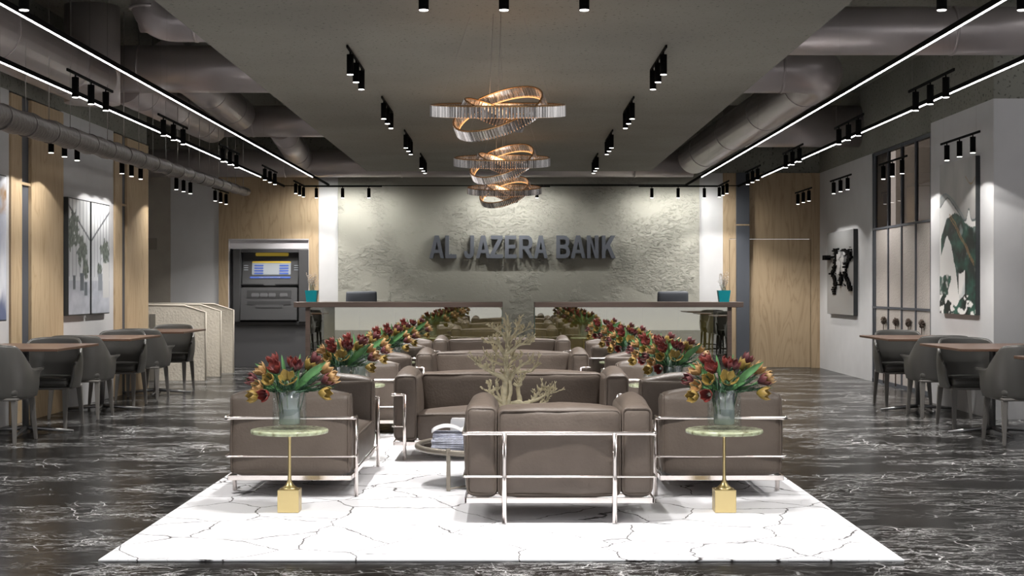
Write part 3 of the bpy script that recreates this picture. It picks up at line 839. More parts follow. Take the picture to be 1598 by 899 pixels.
branch([(475, 220, .03), (560, 140, .03), (620, 115, .03)], .006, .003, tw=5)
branch([(580, BZ, .03), (580, 950, .02), (585, 800, .02), (565, 690, .02), (595, 620, .01), (630, 570, 0)], .017, .004, tw=3)
branch([(480, 850, 0), (560, 820, -.03), (660, 835, -.03), (730, 780, -.02), (790, 700, -.02), (835, 690, -.02)], .014, .004, tw=6)
branch([(620, 830, -.03), (740, 795, -.03), (850, 740, -.03), (905, 725, -.03)], .010, .003, tw=6)
branch([(640, 840, -.03), (760, 845, -.03), (870, 800, -.04)], .009, .003, tw=5)
branch([(430, 830, 0), (350, 775, -.02), (295, 745, -.02), (290, 700, -.02)], .012, .006, tw=3)
branch([(400, 800, 0), (370, 740, -.02), (350, 690, -.02)], .007, .004, tw=3)
branch([(420, 870, -.02), (370, 830, -.03), (310, 770, -.03)], .011, .005, tw=2)
branch([(520, 630, 0), (570, 660, -.01), (600, 640, -.01)], .007, .005, tw=1)
branch([(545, 520, 0), (620, 515, .01), (700, 510, .01), (730, 460, .01)], .008, .003, tw=5)
branch([(440, 440, .01), (380, 440, .03), (330, 420, .03), (300, 400, .03)], .008, .003, tw=6)
branch([(460, 420, .02), (380, 370, .04), (340, 320, .04)], .007, .003, tw=5)
branch([(460, 500, .02), (500, 420, .03), (540, 400, .03)], .008, .004, tw=5)
dw.lathe([(.11, zt+.0005), (.10, zt+.012), (.05, zt+.03), (.02, zt+.06)], q2(480, BZ).x, 9.42, 14)
dwo = dw.build('driftwood_ornament', M['drift'])
tag(dwo, 'pale bare branching driftwood ornament on the coffee table', 'ornament')

# ------------------------------------------------------------------ dining tables and chairs
def make_dining_table():
    r = empty('dining_table')
    MB().box(-.46, .46, -.61, .61, .728, .750, .003).build('table_top', M['walnut'], r)
    MB().tube([(0, 0, .03), (0, 0, .722)], .026, 16).build('pole', M['tableleg'], r)
    MB().box(-.16, .16, -.16, .16, .718, .728).build('mounting_plate', M['tableleg'], r)
    for k in range(4):
        a = k*PI/2+.12; c, s = math.cos(a), math.sin(a)
        MB().tube([(0, 0, .048), (c*.15, s*.15, .036), (c*.40, s*.40, .014)], [.020, .017, .011], 8).build('foot', M['tableleg'], r)
    return r
def make_dining_chair():
    """origin floor centre, faces local -Y"""
    r = empty('dining_chair')
    # shell: U in plan, u in [0,1] from left arm tip round the back to right arm tip
    def shell(u, v):
        a = (u-.5)*2; s_ = 1 if a > 0 else -1; A = abs(a)
        # plan curve (superellipse) bottom and top
        th = A*PI/2*1.0
        def plan(hw, yb, yf):
            # A: 0 = back centre, .62 = side start, 1 = arm tip
            if A < .66:
                t = A/.66*PI/2
                return hw*math.sin(t)**.78, yb-(yb-.02)*(1-math.cos(t)**.78)
            t = (A-.66)/.34
            return hw*(1+.0*t), .02+(yf-.02)*t
        xb, yb_ = plan(.250, .255, -.200)
        xt, yt = plan(.262, .295, -.175)
        # height profile
        if A < .34: zt_ = .795-.012*(A/.34)**2
        elif A < .82:
            t = (A-.34)/.48; t = t*t*(3-2*t); zt_ = .783-.195*t
        else: zt_ = .588+.004*(A-.82)/.18
        fl = max(0, (A-.70)/.30)
        fv = fl*fl*v**7; xt += .050*fv; yt -= .055*fv
        z = .365+(zt_-.365)*v
        vv = v
        x = xb+(xt-xb)*vv; y = yb_+(yt-yb_)*vv
        x += .018*math.sin(PI*v)*(1 if A > .2 else A/.2)
        return Vector((s_*x, y, z))
    sh = MB().grid(shell, 48, 12).build('shell', M['chairshell'], r)
    md = sh.modifiers.new('solid', 'SOLIDIFY'); md.thickness = .026; md.offset = 0
    md = sh.modifiers.new('bev', 'BEVEL'); md.width = .008; md.segments = 2; md.limit_method = 'ANGLE'; md.angle_limit = math.radians(50)
    pi = [shell(i/60, 1.0)+Vector((0, 0, .002)) for i in range(61)]
    MB().tube(pi, .006, 6).build('piping', M['chairshell'], sh)
    m = MB(); cushion(m, (0, -.005, .415), (.232, .228, .042), .04, (0, .012, .012), 12, ((2, 1), (2, -1)), 5, .001)
    m.build('seat', M['chairshell'], r)
    m = MB(); m.box(-.235, .235, -.225, .245, .350, .372, .008)
    m.build('seat_frame', M['chairleg'], r)
    for sx in (-1, 1):
        for sy in (-1, 1):
            t = bmesh.new(); bmesh.ops.create_cube(t, size=1)
            for v in t.verts:
                if v.co.z > 0: v.co = Vector((sx*.215+v.co.x*.048, sy*.205+v.co.y*.042+(.01 if sy > 0 else 0), .355))
                else: v.co = Vector((sx*.232+v.co.x*.026, sy*.262+v.co.y*.026, .0))
            bmesh.ops.bevel(t, geom=t.edges[:], offset=.006, segments=2, affect='EDGES')
            k = MB(); k.merge(t); k.build('leg', M['chairleg'], r)
    return r
dt = make_dining_table(); dc = make_dining_chair()
tabs = [(-4.19, 12.70, 'left', 'nearest'), (-4.20, 15.08, 'left', 'middle'), (-4.21, 17.45, 'left', 'farthest'),
        (4.14, 12.70, 'right', 'middle'), (4.15, 15.05, 'right', 'farthest'), (4.17, 10.29, 'right', 'nearest')]
for i, (x, y, side, w) in enumerate(tabs):
    o = dt if i == 0 else copy_tree(dt)
    o.location = (x if side == 'left' else x, y, 0)
    tag(o, 'walnut topped dining table on a four foot base, %s on the %s' % (w, side), 'table', 'dining tables along the walls')
chs = [(-4.17, 11.93, PI, 'near end of the nearest left table, back to camera'), (-4.16, 13.22, 0, 'far end of the nearest left table, facing camera'),
       (-4.17, 14.27, PI, 'near end of the middle left table, back to camera'), (-4.17, 15.60, 0, 'far end of the middle left table, facing camera'),
       (-4.17, 16.63, PI, 'near end of the farthest left table, back to camera'), (-4.17, 17.98, 0, 'far end of the farthest left table, facing camera'),
       (4.13, 11.93, PI, 'near end of the middle right table, back to camera'), (4.12, 13.22, 0, 'far end of the middle right table, facing camera'),
       (4.13, 14.27, PI, 'near end of the farthest right table, back to camera'), (4.13, 15.60, 0, 'far end of the farthest right table, facing camera')]
for i, (x, y, rz, w) in enumerate(chs):
    o = dc if i == 0 else copy_tree(dc)
    o.location = (x, y, 0); o.rotation_euler = (0, 0, rz)
    tag(o, 'grey tub chair at the ' + w, 'chair', 'dark grey tub chairs at the dining tables')

# ------------------------------------------------------------------ reception desks
def desk(x0, x1, out, side):
    """out: -1 outer end at x0, +1 outer end at x1"""
    r = empty('reception_desk', ((x0+x1)/2, 21.35, 0)); cx = (x0+x1)/2; h = (x1-x0)/2
    MB().box(-h, h, -.35, .35, .975, 1.05, .004).build('counter_top', M['walnut_side'], r)
    e = -1 if out < 0 else 1
    po = h-.16
    a, b = (-po, -po+.065) if e < 0 else (po-.065, po)
    MB().box(a, b, -.30, .30, 0, .975).build('side_panel', M['walnut_side'], r)
    # solid block painted black for a shaded recess, olive wood cabinet
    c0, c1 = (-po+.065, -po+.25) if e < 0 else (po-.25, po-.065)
    MB().box(c0, c1, -.20, .28, .0, .972).build('recess_shade_block', M['black'], r)
    w0, w1 = (-po+.25, h) if e < 0 else (-h, po-.25)
    MB().box(w0, w1, -.20, .28, .0, .972).build('cabinet_body', M['olive'], r)
    n = 5; ww = (w1-w0)/n
    for k in range(n):
        d = MB().box(w0+ww*k+.004, w0+ww*(k+1)-.004, -.222, -.201, .03, .95, .003).build('cabinet_door', M['olive'], r)
        if k in (2, 3):
            MB().tube([(w0+ww*k+ww*.5-.03, -.235, .63), (w0+ww*k+ww*.5+.03, -.235, .63)], .007, 8).box(w0+ww*k+ww*.5-.004, w0+ww*k+ww*.5+.004, -.235, -.222, .626, .634).build('handle', M['chrome'], d)
    g0, g1 = (-po+.065, h) if e < 0 else (-h, po-.065)
    MB().box(g0, g1, -.302, -.296, .0, .974).build('glass_front', M['deskglass'], r)
    ge = (h-.008, h) if e < 0 else (-h, -h+.008)
    MB().box(ge[0], ge[1], -.306, -.292, 0, .974).build('glass_edge', M['glassedge'], r)
    tag(r, 'reception desk with walnut counter and reflective glass front, %s of the two' % side, 'desk', 'reception desks')
desk(-3.11, -.137, -1, 'left')
desk(.32, 3.30, 1, 'right')
def pot(x, side):
    p = empty('plant_pot', (x, 21.2, 1.0505))
    t = bmesh.new(); bmesh.ops.create_cube(t, size=1)
    for v in t.verts:
        k = .088 if v.co.z > 0 else .068
        v.co = Vector((k*(1 if v.co.x > 0 else -1), k*(1 if v.co.y > 0 else -1), .165 if v.co.z > 0 else 0))
    top = [f for f in t.faces if f.normal.z > .5]
    bmesh.ops.inset_region(t, faces=top, thickness=.008); bmesh.ops.translate(t, verts=top[0].verts, vec=(0, 0, -.02))
    k = MB(); k.merge(t); k.build('pot', M['teal'], p)
    tag(p, 'square teal pot on the outer end of the %s reception desk' % side, 'plant pot', 'teal pots on the desks')
    q = empty('dried_plant', (x, 21.2, 1.0505+.146)); tw = MB(); bd = MB(); rr = random.Random(5 if x < 0 else 6)
    for i in range(22):
        a = rr.uniform(0, 2*PI); L = rr.uniform(.14, .29); sp = rr.uniform(.1, .36)
        p0 = Vector((rr.uniform(-.03, .03), rr.uniform(-.03, .03), 0)); d = Vector((math.cos(a)*sp, math.sin(a)*sp, 1)).normalized()
        p1 = p0+d*L; tw.tube([p0, p0+d*L*.5+Vector((.004, 0, 0)), p1], .0018, 4)
        for j in range(6):
            c_ = p0+d*L*(.45+.55*j/5)+Vector((rr.uniform(-.02, .02), rr.uniform(-.02, .02), rr.uniform(-.01, .01)))
            tw.tube([p0+d*L*(.4+.5*j/5), c_], .001, 3)
            bmesh.ops.create_icosphere(bd.bm, subdivisions=1, radius=.0065, matrix=__import__('mathutils').Matrix.Translation(c_))
    tw.build('twigs', M['twig'], q); bd.build('buds', M['bud'], q)
    tag(q, 'dried twiggy plant with white buds in the teal pot on the %s desk' % side, 'plant', 'dried plants in teal pots')
pot(-2.88, 'left'); pot(3.045, 'right')
def office_chair():
    r = empty('office_chair')
    m = MB(); cushion(m, (0, .22, .98), (.235, .03, .22), .028, (0, .012, 0), 10); m.build('backrest', M['post'], r)
    m = MB(); cushion(m, (0, 0, .50), (.24, .23, .04), .035, (0, 0, .01), 10); m.build('seat', M['post'], r)
    MB().tube(bend([(0, .18, .46), (0, .27, .50), (0, .27, .85)], .04), .018, 8).build('back_support', M['chrome'], r)
    MB().tube([(0, 0, .08), (0, 0, .46)], .028, 12).build('gas_column', M['chrome'], r)
    for s_ in (-1, 1):
        MB().tube(bend([(s_*.20, .05, .475), (s_*.285, .05, .475), (s_*.285, .05, .70), (s_*.285, -.17, .70)], .04), .012, 8).build('armrest', M['chrome'], r)
    for k in range(5):
        a = k*2*PI/5+.3
        l = MB().tube([(0, 0, .09), (math.cos(a)*.28, math.sin(a)*.28, .065)], [.022, .014], 8).build('base_arm', M['chrome'], r)
        MB().tube([(math.cos(a)*.28-.012, math.sin(a)*.28, .027), (math.cos(a)*.28+.012, math.sin(a)*.28, .027)], .0265, 14).build('castor', M['black'], l)
    return r
oc = office_chair()
for i, (x, side) in enumerate(((-2.28, 'left'), (2.44, 'right'))):
    o = oc if i == 0 else copy_tree(oc)
    o.location = (x, 22.12, 0); tag(o, 'dark grey office chair behind the %s reception desk' % side, 'chair', 'office chairs behind the desks')

# ------------------------------------------------------------------ wall sign
LT = {
 'A': (100, [[(0, 0), (25, 0), (34, 36), (68, 36), (76, 0), (100, 0), (64, 158), (37, 158)], [(40, 60), (62, 60), (51, 112)]]),
 'L': (77, [[(0, 0), (77, 0), (77, 27), (26, 27), (26, 158), (0, 158)]]),
 'J': (70, [[(44, 158), (70, 158), (70, 45), (66, 18), (52, 2), (35, -2), (16, 3), (4, 18), (0, 48), (24, 52), (27, 32), (35, 26), (42, 32), (44, 50)]]),
 'Z': (98, [[(0, 0), (98, 0), (98, 27), (34, 27), (96, 135), (96, 158), (8, 158), (8, 131), (60, 131), (0, 24)]]),
 'E': (80, [[(0, 0), (80, 0), (80, 27), (26, 27), (26, 68), (72, 68), (72, 94), (26, 94), (26, 131), (78, 131), (78, 158), (0, 158)]]),
 'R': (105, [[(0, 0), (26, 0), (26, 62), (38, 62), (76, 0), (105, 0), (70, 64), (88, 74), (97, 95), (97, 118), (90, 142), (72, 156), (55, 158), (0, 158)],
             [(26, 86), (26, 132), (58, 132), (68, 125), (71, 110), (68, 93), (58, 86)]]),
 'B': (97, [[(0, 0), (58, 0), (80, 5), (93, 22), (97, 44), (92, 66), (78, 82), (88, 92), (92, 112), (88, 138), (74, 153), (55, 158), (0, 158)],
            [(26, 94), (26, 132), (52, 132), (64, 126), (66, 113), (64, 100), (52, 94)], [(26, 27), (26, 68), (54, 68), (68, 60), (71, 47), (68, 34), (54, 27)]]),
 'N': (80, [[(0, 0), (25, 0), (25, 105), (56, 0), (80, 0), (80, 158), (56, 158), (56, 55), (24, 158), (0, 158)]]),
 'K': (90, [[(0, 0), (25, 0), (25, 48), (38, 66), (66, 0), (94, 0), (56, 92), (92, 158), (62, 158), (25, 92), (25, 158), (0, 158)]]),
}
ys = 22.93; ks = ys/2300/4.438
sign = empty('wall_sign', (0, ys, 1.86)); tag(sign, 'raised blue grey letters AL JAZERA BANK on the plaster wall', 'sign')
for ch, a, b in (('A', 133, 235), ('L', 243, 320), ('J', 372, 442), ('A', 456, 555), ('Z', 552, 643), ('E', 657, 737), ('R', 755, 855), ('A', 857, 952), ('B', 1013, 1108), ('A', 1112, 1215), ('N', 1225, 1305), ('K', 1328, 1420)):
    w, polys = LT[ch]
    cu = bpy.data.curves.new('letter', 'CURVE'); cu.dimensions = '2D'; cu.fill_mode = 'BOTH'; cu.extrude = .055
    for pl in polys:
        sp = cu.splines.new('POLY'); sp.points.add(len(pl)-1)
        for p, (x, z) in zip(sp.points, pl):
            p.co = ((640*4.438+a+x*(b-a)/w-799*4.438)*ks, (z-158)*ks, 0, 1)
        sp.use_cyclic_u = True
    tmp = bpy.data.objects.new('letter', cu); C.objects.link(tmp)
    me = bpy.data.meshes.new_from_object(tmp.evaluated_get(bpy.context.evaluated_depsgraph_get()))
    C.objects.unlink(tmp); bpy.data.objects.remove(tmp)
    lo = bpy.data.objects.new('letter', me); C.objects.link(lo); me.materials.clear(); me.materials.append(M['letter'])
    lo.parent = sign; lo.rotation_euler = (PI/2, 0, 0); lo.location = (0, .055, 1.25+(449.5-(340+122/4.438))*ys/2300-1.86)
    s2 = MB()
    cx = (640+(a+b)/2/4.438-799)*ys/2300
    s2.tube([(cx, .09, -.08), (cx, .125, -.08)], .01, 6).build('standoff', M['letter'], lo)
    st = [o for o in lo.children][0]; st.parent = sign; st.name = 'standoff'

# ------------------------------------------------------------------ cash machine
am = empty('cash_machine', (-3.81, BACK+.02, 0)); X = lambda px: (px-799)*23.0/2300+3.81; Z = lambda py: 1.25-(py-449.5)*23.0/2300
tag(am, 'dark grey cash machine standing in the white niche', 'cash machine')
MB().box(X(363), X(481.5), .02, .75, .0, Z(503), .01).build('base_cabinet', M['atmlow'], am)
sh = MB()
sh.box(X(362), X(374), -.06, .75, Z(503), Z(389), .01); sh.box(X(465), X(480.5), -.06, .75, Z(503), Z(389), .01)
sh.box(X(362), X(480.5), -.02, .75, Z(394), Z(388.5), .005); sh.box(X(370), X(470), .22, .75, Z(503), Z(392))
sh.build('surround', M['atm'], am)
MB().box(X(364), X(479), -.03, .3, Z(508), Z(502), .01).build('gap_shade_bar', M['atmdark'], am)  # solid bar, its dark colour stands in for shade in a gap
fx = MB(); 
def slab4(m, x0, x1, zb, zt_, yb, yt, th):
    t = bmesh.new(); bmesh.ops.create_cube(t, size=1)
    for v in t.verts:
        top = v.co.z > 0; y = (yt if top else yb)+(th if v.co.y > 0 else 0)
        v.co = Vector((x0 if v.co.x < 0 else x1, y, zt_ if top else zb))
    bmesh.ops.bevel(t, geom=t.edges[:], offset=.008, segments=2, affect='EDGES'); m.merge(t)
slab4(fx, X(374.5), X(463), Z(446), Z(393), .02, .12, .12); uf = fx.build('upper_fascia', M['atm'], am)
def fas(x, z): # y on tilted fascia
    t = (z-Z(446))/(Z(393)-Z(446)); return .02+.10*t
def panel(name, x0, x1, y0p, y1p, mat, off, par):
    m = MB(); za, zb = Z(y1p), Z(y0p)
    slab4(m, X(x0), X(x1), za, zb, fas(0, za)-off, fas(0, zb)-off, off)
    return m.build(name, mat, par)
panel('yellow_sign', 395, 447, 394, 399.2, M['yellow'], .012, uf)
sc_ = panel('screen', 390, 451, 407.5, 429, M['screen'], .012, uf)
panel('screen_header', 390, 451, 407.5, 410.8, M['yellow'], .017, uf)
st = MB()
for k in range(4):
    for a, b in ((393.5, 408.5), (433, 448)):
        za, zb = Z(415.4+k*4.1), Z(413+k*4.1); st = MB(); slab4(st, X(a), X(b), za, zb, fas(0, za)-.017, fas(0, zb)-.017, .005)
        st.build('screen_button', M['blue'], uf)
panel('blue_strip', 387, 451, 431.5, 434.4, M['blue'], .012, uf)
st = MB(); rr = random.Random(2)
x = 402.0
while x < 434:
    w = rr.uniform(.7, 1.4); za, zb = Z(433.6), Z(432.3); slab4(st, X(x), X(x+w), za, zb, fas(0, za)-.015, fas(0, zb)-.015, .004); x += w+.5
st.build('small_print', M['screen'], uf)
for k in range(3):
    for a in (377, 456):
        za, zb = Z(414.6+k*3.4), Z(413.6+k*3.4); st = MB(); slab4(st, X(a), X(a+7), za, zb, fas(0, za)-.006, fas(0, zb)-.006, .004)
        st.build('printed_line', M['screen'], uf)
st = MB(); st.box(X(374.5), X(409), -.005, .03, Z(444.6), Z(443), .001).box(X(427), X(463), -.005, .03, Z(444.6), Z(443), .001).build('slot', M['atmdark'], uf)
lo = MB(); slab4(lo, X(374), X(462.5), Z(500), Z(448.5), -.10, -.02, .2); lf = lo.build('lower_fascia', M['atm'], am)
def fl2(z): return -.10+.08*(z-Z(500))/(Z(448.5)-Z(500))
def panel2(name, x0, x1, y0p, y1p, mat, off=.008, par=None):
    m = MB(); za, zb = Z(y1p), Z(y0p); slab4(m, X(x0), X(x1), za, zb, fl2(za)-off, fl2(zb)-off, off+.01); return m.build(name, mat, par or lf)
panel2('keypad_tray', 383, 454, 452.5, 466, M['atmdark'])
for a, b in ((391, 403), (404.5, 416.5), (418, 429), (435.5, 447.5)):
    panel2('keypad', a, b, 457.5, 463.5, M['atmlow'], .018)
panel2('cash_slot', 384, 453.5, 469.5, 476.5, M['atmdark'])
panel2('cash_slot_lip', 397, 441, 475, 481, M['atm'], .012)

# ------------------------------------------------------------------ cream partitions
for k, (Y, xr, w) in enumerate(((19.9, -4.136, 'nearest'), (20.8, -4.11, 'middle'), (21.7, -4.10, 'farthest'))):
    r = empty('privacy_partition', (0, Y, 0))
    pol = [(-5.6, 0), (xr, 0), (xr, .925), (xr-.29, 1.015), (-5.6, 1.03)]
    MB().prism(pol, 0, .055).build('panel', M['cream'], r)
    e = MB().tube([(xr, .0, .004), (xr, .0, .925), (xr-.29, .0, 1.015), (-5.6, .0, 1.03)], .012, 8)
    e.build('edge_trim', M['cream_edge'], r)
    if k == 0: MB().box(-4.89, -4.81, -.02, -.001, 0, .90, .003).build('grey_post', M['sw'], r)
    tag(r, 'cream textured privacy partition near the cash machine, %s of the three' % w, 'partition', 'cream privacy partitions')
tag(MB().box(-5.71, -5.56, BACK-.035, BACK-.021, 1.85, 2.03, .004).build('wall_plate', M['sw']), 'square grey plate on the beige wall beyond the pilaster', 'wall plate')

# ------------------------------------------------------------------ artworks
def fbm(x, y, z=0, o=5): 
    v = 0; a = .5
    for k in range(o): v += a*noise.noise(Vector((x, y, z))*2**k); a *= .5
    return v
def sm(a, b, x):
    t = max(0, min(1, (x-a)/(b-a))); return t*t*(3-2*t)
def lerp3(a, b, t): return tuple(a[i]+(b[i]-a[i])*t for i in range(3))
def canvas(name, w, h, fn, nu, nv, parent, loc, rz):
    """painted flat sheet, faces local -Y, u left to right, v bottom to top"""
    m = MB(); m.grid(lambda u, v: Vector(((u-.5)*w, 0, v*h)), nu, nv, False)
    bmx = m.bm; lay = bmx.loops.layers.float_color.new('Col')
    for f in bmx.faces:
        for l in f.loops:
            u = l.vert.co.x/w+.5; v = l.vert.co.z/h; l[lay] = (*fn(u, v), 1)
    return m.build(name, M['art'], parent, loc, (0, 0, rz))
def picture(name, w, h, dep, fn, nu, nv, loc, rz, lab, group=None, face=0.0, frame_t=.012):
    r = empty(name, loc, rz)
    m = MB().box(-w/2, w/2, -dep, 0, 0, h, .003); m.build('frame', M['frame'], r)
    canvas('canvas', w-2*frame_t, h-2*frame_t, fn, nu, nv, r, (0, -dep-.002, frame_t), 0)
    tag(r, lab, 'picture', group); return r
# left wall faces +X: local -Y -> +X means rz = +90deg
def plant_pic(seed):
    def fn(u, v):
        c = (.50, .52, .55)
        c = lerp3(c, (.85, .87, .88), sm(.62, .85, v)*(1-.3*u))
        if v < .30: c = lerp3((.30, .32, .37), (.52, .54, .60), abs(fbm(u*2, v*5, seed))*1.6+.2*(1-v))
        st = math.sin(u*38+seed); 
        if v > .33 and st > .75: c = lerp3(c, (.16, .18, .22), .6)
        # diagonal beam
        if abs(v-(.66+.28*(u if seed > 1 else 1-u))) < .012: c = (.08, .09, .11)
        for (cx, cy, rx, ry) in (((.2, .72, .30, .16), (.62, .56, .24, .14), (.78, .40, .16, .10)) if seed < 1.5 else ((.75, .56, .26, .11), (.42, .40, .16, .06))):
            d = ((u-cx)/rx)**2+((v-cy)/ry)**2
            if d+fbm(u*9, v*16, seed)*2.2 < .85: c = lerp3((.045, .065, .055), (.17, .20, .18), max(0, min(1, .5+fbm(u*20, v*30, seed)*2)))
        for (cx, z0, z1, w) in (((.25, .22, .34, .06), (.62, .20, .36, .09), (.8, .16, .28, .07)) if seed < 1.5 else ((.48, .20, .36, .12), (.8, .14, .46, .18))):
            if abs(u-cx) < w and z0 < v < z1: c = (.10, .12, .14) if seed < 1.5 else ((.20, .22, .25) if cx < .6 else (.50, .50, .50))
        return c
    return fn
picture('framed_picture', .78, 1.215, .06, plant_pic(1.0), 60, 90, (XL, 15.40, .965), PI/2, 'tall framed print of indoor trees on the left wall, nearer of the pair', 'pair of tree prints')
picture('framed_picture', .72, 1.215, .06, plant_pic(2.0), 60, 90, (XL, 16.19, .965), PI/2, 'tall framed print of beams and potted plants, farther of the left wall pair', 'pair of tree prints')
def abstract(u, v):
    n = fbm(u*4, v*1.2, 3)
    c = lerp3((.42, .46, .60), (.80, .82, .88), sm(-.25, .35, n+.3*v))
    c = lerp3(c, (.13, .16, .28), sm(.25, .0, v+fbm(u*6, v*2, 5)*.5))
    if v > .62: c = lerp3(c, (.50, .30, .14), sm(.0, .3, fbm(u*3, v*5, 8)+.18-abs(v-.75)))
    return c
picture('framed_picture', 1.3, 1.30, .06, abstract, 70, 70, (XL, 12.53, .955), PI/2, 'framed blue and brown abstract painting cut by the left edge of the picture')
def green(u, v):
    # u 0 = far edge (left in view), 1 = near edge
    d1 = fbm(u*1.6+1, v*2.4, 1.0); d2 = fbm(u*3+5, v*6, 9)
    grey = lerp3((.30, .30, .30), (.46, .45, .43), max(0, min(1, .5+fbm(u*3, v*2, 4)*1.4)))
    white = (.86, .86, .85)
    dark = lerp3((.006, .013, .012), (.035, .13, .095), max(0, min(1, .22+fbm(u*5, v*10, 6)*2.2)))
    dark = lerp3(dark, (.30, .36, .36), max(0, min(.8, fbm(u*9+4, v*12, 26)*3-.6)))
    top = .70+.07*math.exp(-((u-.22)/.14)**2)-.10*sm(.35, .75, u)+.07*math.exp(-((u-.82)/.05)**2)+d1*.04
    if v > top:
        c = grey
        b_ = .80-.45*abs(u-.15)**1.5
        if v < b_: c = lerp3(grey, (.20, .23, .24), .4)
        if abs(v-b_) < .006: c = (.22, .26, .27)
        if abs(v-(.86-.03*math.sin(u*16))) < .004 and u > .72: c = (.30, .20, .08)
        return c
    c = white
    if v > top-.012: return (.07, .10, .10)
    hi = .645-.10*sm(.45, 1.0, u)-.16*sm(.25, .0, u)+d2*.05
    inner = .50-3.3*(u-.22)**2+d2*.10                       # white gap below the arch
    if v < hi and v > inner and u > .04: c = dark
    right = .40+.16*sm(.45, .15, v)+d2*.12
    if u > right and v < hi: c = dark
    if .545 < u < .72 and v < .30+d2*.1 and u > right: c = lerp3(white, (.35, .42, .44), max(0, min(1, .3+d2*2)))
    if u < .27+d2*.4 and .12 < v < .27+d1*.15: c = lerp3(dark, white, max(0, min(1, fbm(u*8, v*14, 12)*3)))
    if v < .085+.03*math.sin(u*11)+d2*.06: c = dark if fbm(u*7, v*22, 15) > -.08 else white
    for o in (0, .022):
        if abs(v-(.66-.50*(u-.30)-o+d2*.06)) < .0045 and .28 < u < .96: c = (.34, .20, .075)
    return c
picture('wall_art', 1.20, 1.56, .045, green, 120, 150, (4.575, 15.0, .985), -PI/2, 'tall green, white and gold marbled wall art on the white column', frame_t=.0)
# map panel
mp_ = empty('map_artwork', (XR-.0005, 21.40, .865), -PI/2); tag(mp_, 'grey wall panel with a raised black map relief on the right wall', 'picture')
MB().box(-.86, .86, -.06, 0, 0, 1.21, .003).build('panel', pm('map_panel_grey', (.27, .275, .28), .35), mp_)
MB().box(.855, .8605, -.0605, 0, 0, 1.21).build('side_edge', M['frame'], mp_)
rl = MB(); rr = random.Random(9)
def mx(px): return (px-1291)/(1332-1291)*1.72-.86
def mz(py): return (493-py)/(493-356)*1.21
strips = [([(1306, 385), (1307, 400), (1305, 412), (1300, 425), (1304, 432), (1305, 445), (1302, 462)], 2.6),
          ([(1318, 387), (1326, 392), (1329, 400), (1323, 408), (1320, 420), (1321, 430), (1326, 442), (1329, 455)], 2.6),
          ([(1314, 424), (1315, 434), (1313, 446)], 2.0)]
for pts, w in strips:
    for (a, b), (c, d) in zip(pts, pts[1:]):
        n = 5
        for k in range(n):
            t = k/n; x = a+(c-a)*t+rr.uniform(-.6, .6); y = b+(d-b)*t
            ww = w*rr.uniform(.7, 1.15)
            rl.box(mx(x-ww), mx(x+ww), -.062-rr.uniform(.008, .035), -.058, mz(y+1.9), mz(y-1.2))
rl.build('map_relief', M['black'], mp_); rl = MB()
for k in range(34):
    x = rr.uniform(1300, 1330); y = rr.uniform(384, 396) if k < 22 else rr.uniform(396, 450)
    s_ = rr.uniform(.3, 1.0); rl.box(mx(x-s_), mx(x+s_), -.062-rr.uniform(.006, .03), -.058, mz(y+s_*1.5), mz(y-s_))
rl.build('map_fragments', M['black'], mp_); rl = MB()
rl.box(mx(1293), mx(1297), -.15, -.058, mz(402), mz(394)); rl.box(mx(1294), mx(1303), -.11, -.07, mz(399), mz(396))
rl.build('protruding_block', M['black'], mp_)
lm = MB()
for k in range(26):
    x = rr.uniform(1311, 1321); y = rr.uniform(392, 424); s_ = rr.uniform(1, 2.6)
    lm.box(mx(x-s_), mx(x+s_), -.070-.0015*k, -.058, mz(y+s_*2.0), mz(y-s_*2.0))
lm.build('light_land_relief', pm('light_relief', (.50, .50, .50), .4), mp_)

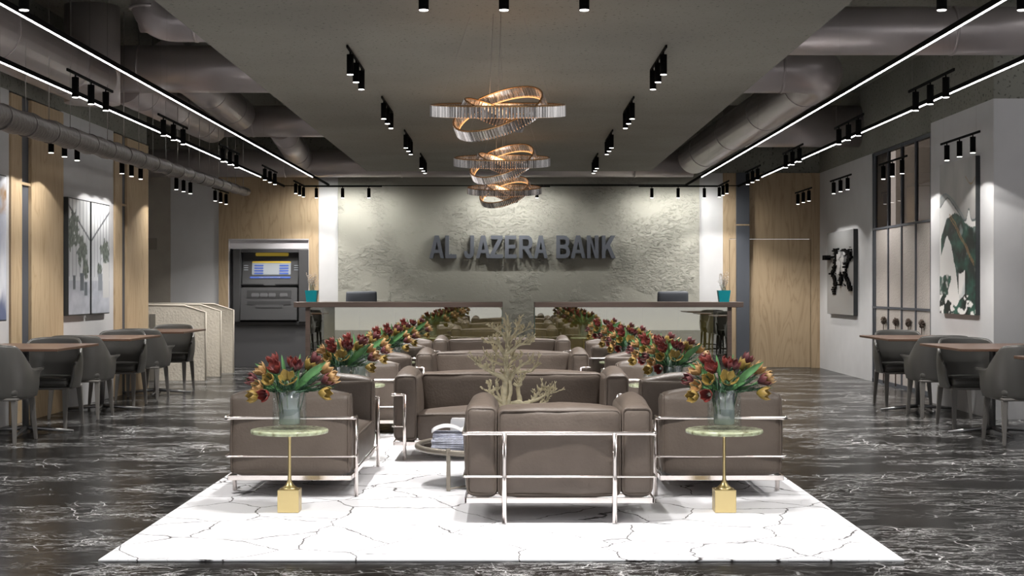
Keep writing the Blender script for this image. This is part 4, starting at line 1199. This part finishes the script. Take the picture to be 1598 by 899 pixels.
# ------------------------------------------------------------------ chandeliers
def ring(parent, R, hb, c, tx, ty, n=84):
    r = empty('crystal_ring'); r.parent = parent; r.location = c; r.rotation_euler = (tx, ty, 0)
    MB().tube([(R*math.cos(a), R*math.sin(a), hb/2) for a in [2*PI*i/64 for i in range(64)]], .0062, 8, closed=True).build('gold_hoop', M['ringgold'], r)
    b = MB()
    m = MB()
    for k in range(n):
        a = 2*PI*k/n; w = 2*PI*R/n*.44
        ca, sa = math.cos(a), math.sin(a)
        t = Vector((-sa, ca, 0)); o = Vector((ca, sa, 0))
        base = [o*(R+.009), o*(R-.006)+t*w, o*(R-.006)-t*w]
        z0, z1 = -hb/2, hb/2-.004
        A = [m.bm.verts.new(p+Vector((0, 0, z0))) for p in base]; B = [m.bm.verts.new(p+Vector((0, 0, z1))) for p in base]
        m.bm.faces.new(A[::-1]); m.bm.faces.new(B)
        for q in range(3): m.bm.faces.new((A[q], A[(q+1) % 3], B[(q+1) % 3], B[q]))
    m.build('crystal_band', M['crystal'], r)
    MB().tube([((R-.012)*math.cos(a), (R-.012)*math.sin(a), -hb/2+.002) for a in [2*PI*i/64 for i in range(64)]], .0035, 6, closed=True).build('led_strip', M['warm'], r)
    return r
ch = empty('chandelier', (-.09, 9.42, 2.385))
ring(ch, .425, .072, (0, 0, 0), math.radians(8.5), 0, 120)
ring(ch, .300, .072, (.01, 0, -.02), math.radians(27), math.radians(-21), 90)
ring(ch, .205, .062, (-.03, 0, -.03), math.radians(14), math.radians(22), 64)
for (x, y, x2, y2, z2) in ((-.05, -.02, -.055, -.02, .06), (.0, -.02, .0, -.02, .05)):
    MB().tube([(x+.02, y, .613), (x2, y2, z2)], .0012, 5).build('suspension_wire', M['wire'], ch)
for k in range(3):
    a = k*2*PI/3+.6; MB().tube([(math.cos(a)*.2, math.sin(a)*.2, .613), (math.cos(a)*.42, math.sin(a)*.42, .04+.06*math.sin(a))], .0006, 4).build('suspension_wire', M['wire'], ch)
for i, y in enumerate((9.42, 13.25, 17.15)):
    o = ch if i == 0 else copy_tree(ch)
    o.location = (-.09, y, 2.385)
    tag(o, 'chandelier of three tilted crystal rings under the slab, %s of the three' % ('nearest', 'middle', 'farthest')[i], 'chandelier', 'crystal ring chandeliers')
    l = bpy.data.lights.new('chandelier_glow', 'POINT'); l.energy = 3; l.color = (1, .62, .35); l.shadow_soft_size = .12
    lo = bpy.data.objects.new('glow', l); C.objects.link(lo); lo.parent = o; lo.location = (0, 0, .02)

# ------------------------------------------------------------------ world, camera, view
w = bpy.data.worlds.new('W'); SC.world = w; w.use_nodes = True
bg = w.node_tree.nodes['Background']; bg.inputs[0].default_value = (.86, .85, .85, 1); bg.inputs[1].default_value = 1.25
cam = bpy.data.cameras.new('Camera'); co = bpy.data.objects.new('Camera', cam); C.objects.link(co)
co.location = (0, 0, 1.25); co.rotation_euler = (PI/2, 0, 0)
cam.sensor_width = 36; cam.lens = 2300/1598*36; cam.clip_end = 100
SC.camera = co
SC.view_settings.view_transform = 'Standard'; SC.view_settings.look = 'None'
SC.view_settings.exposure = 0.0; SC.view_settings.gamma = 1.0; SC.view_settings.use_curve_mapping = False
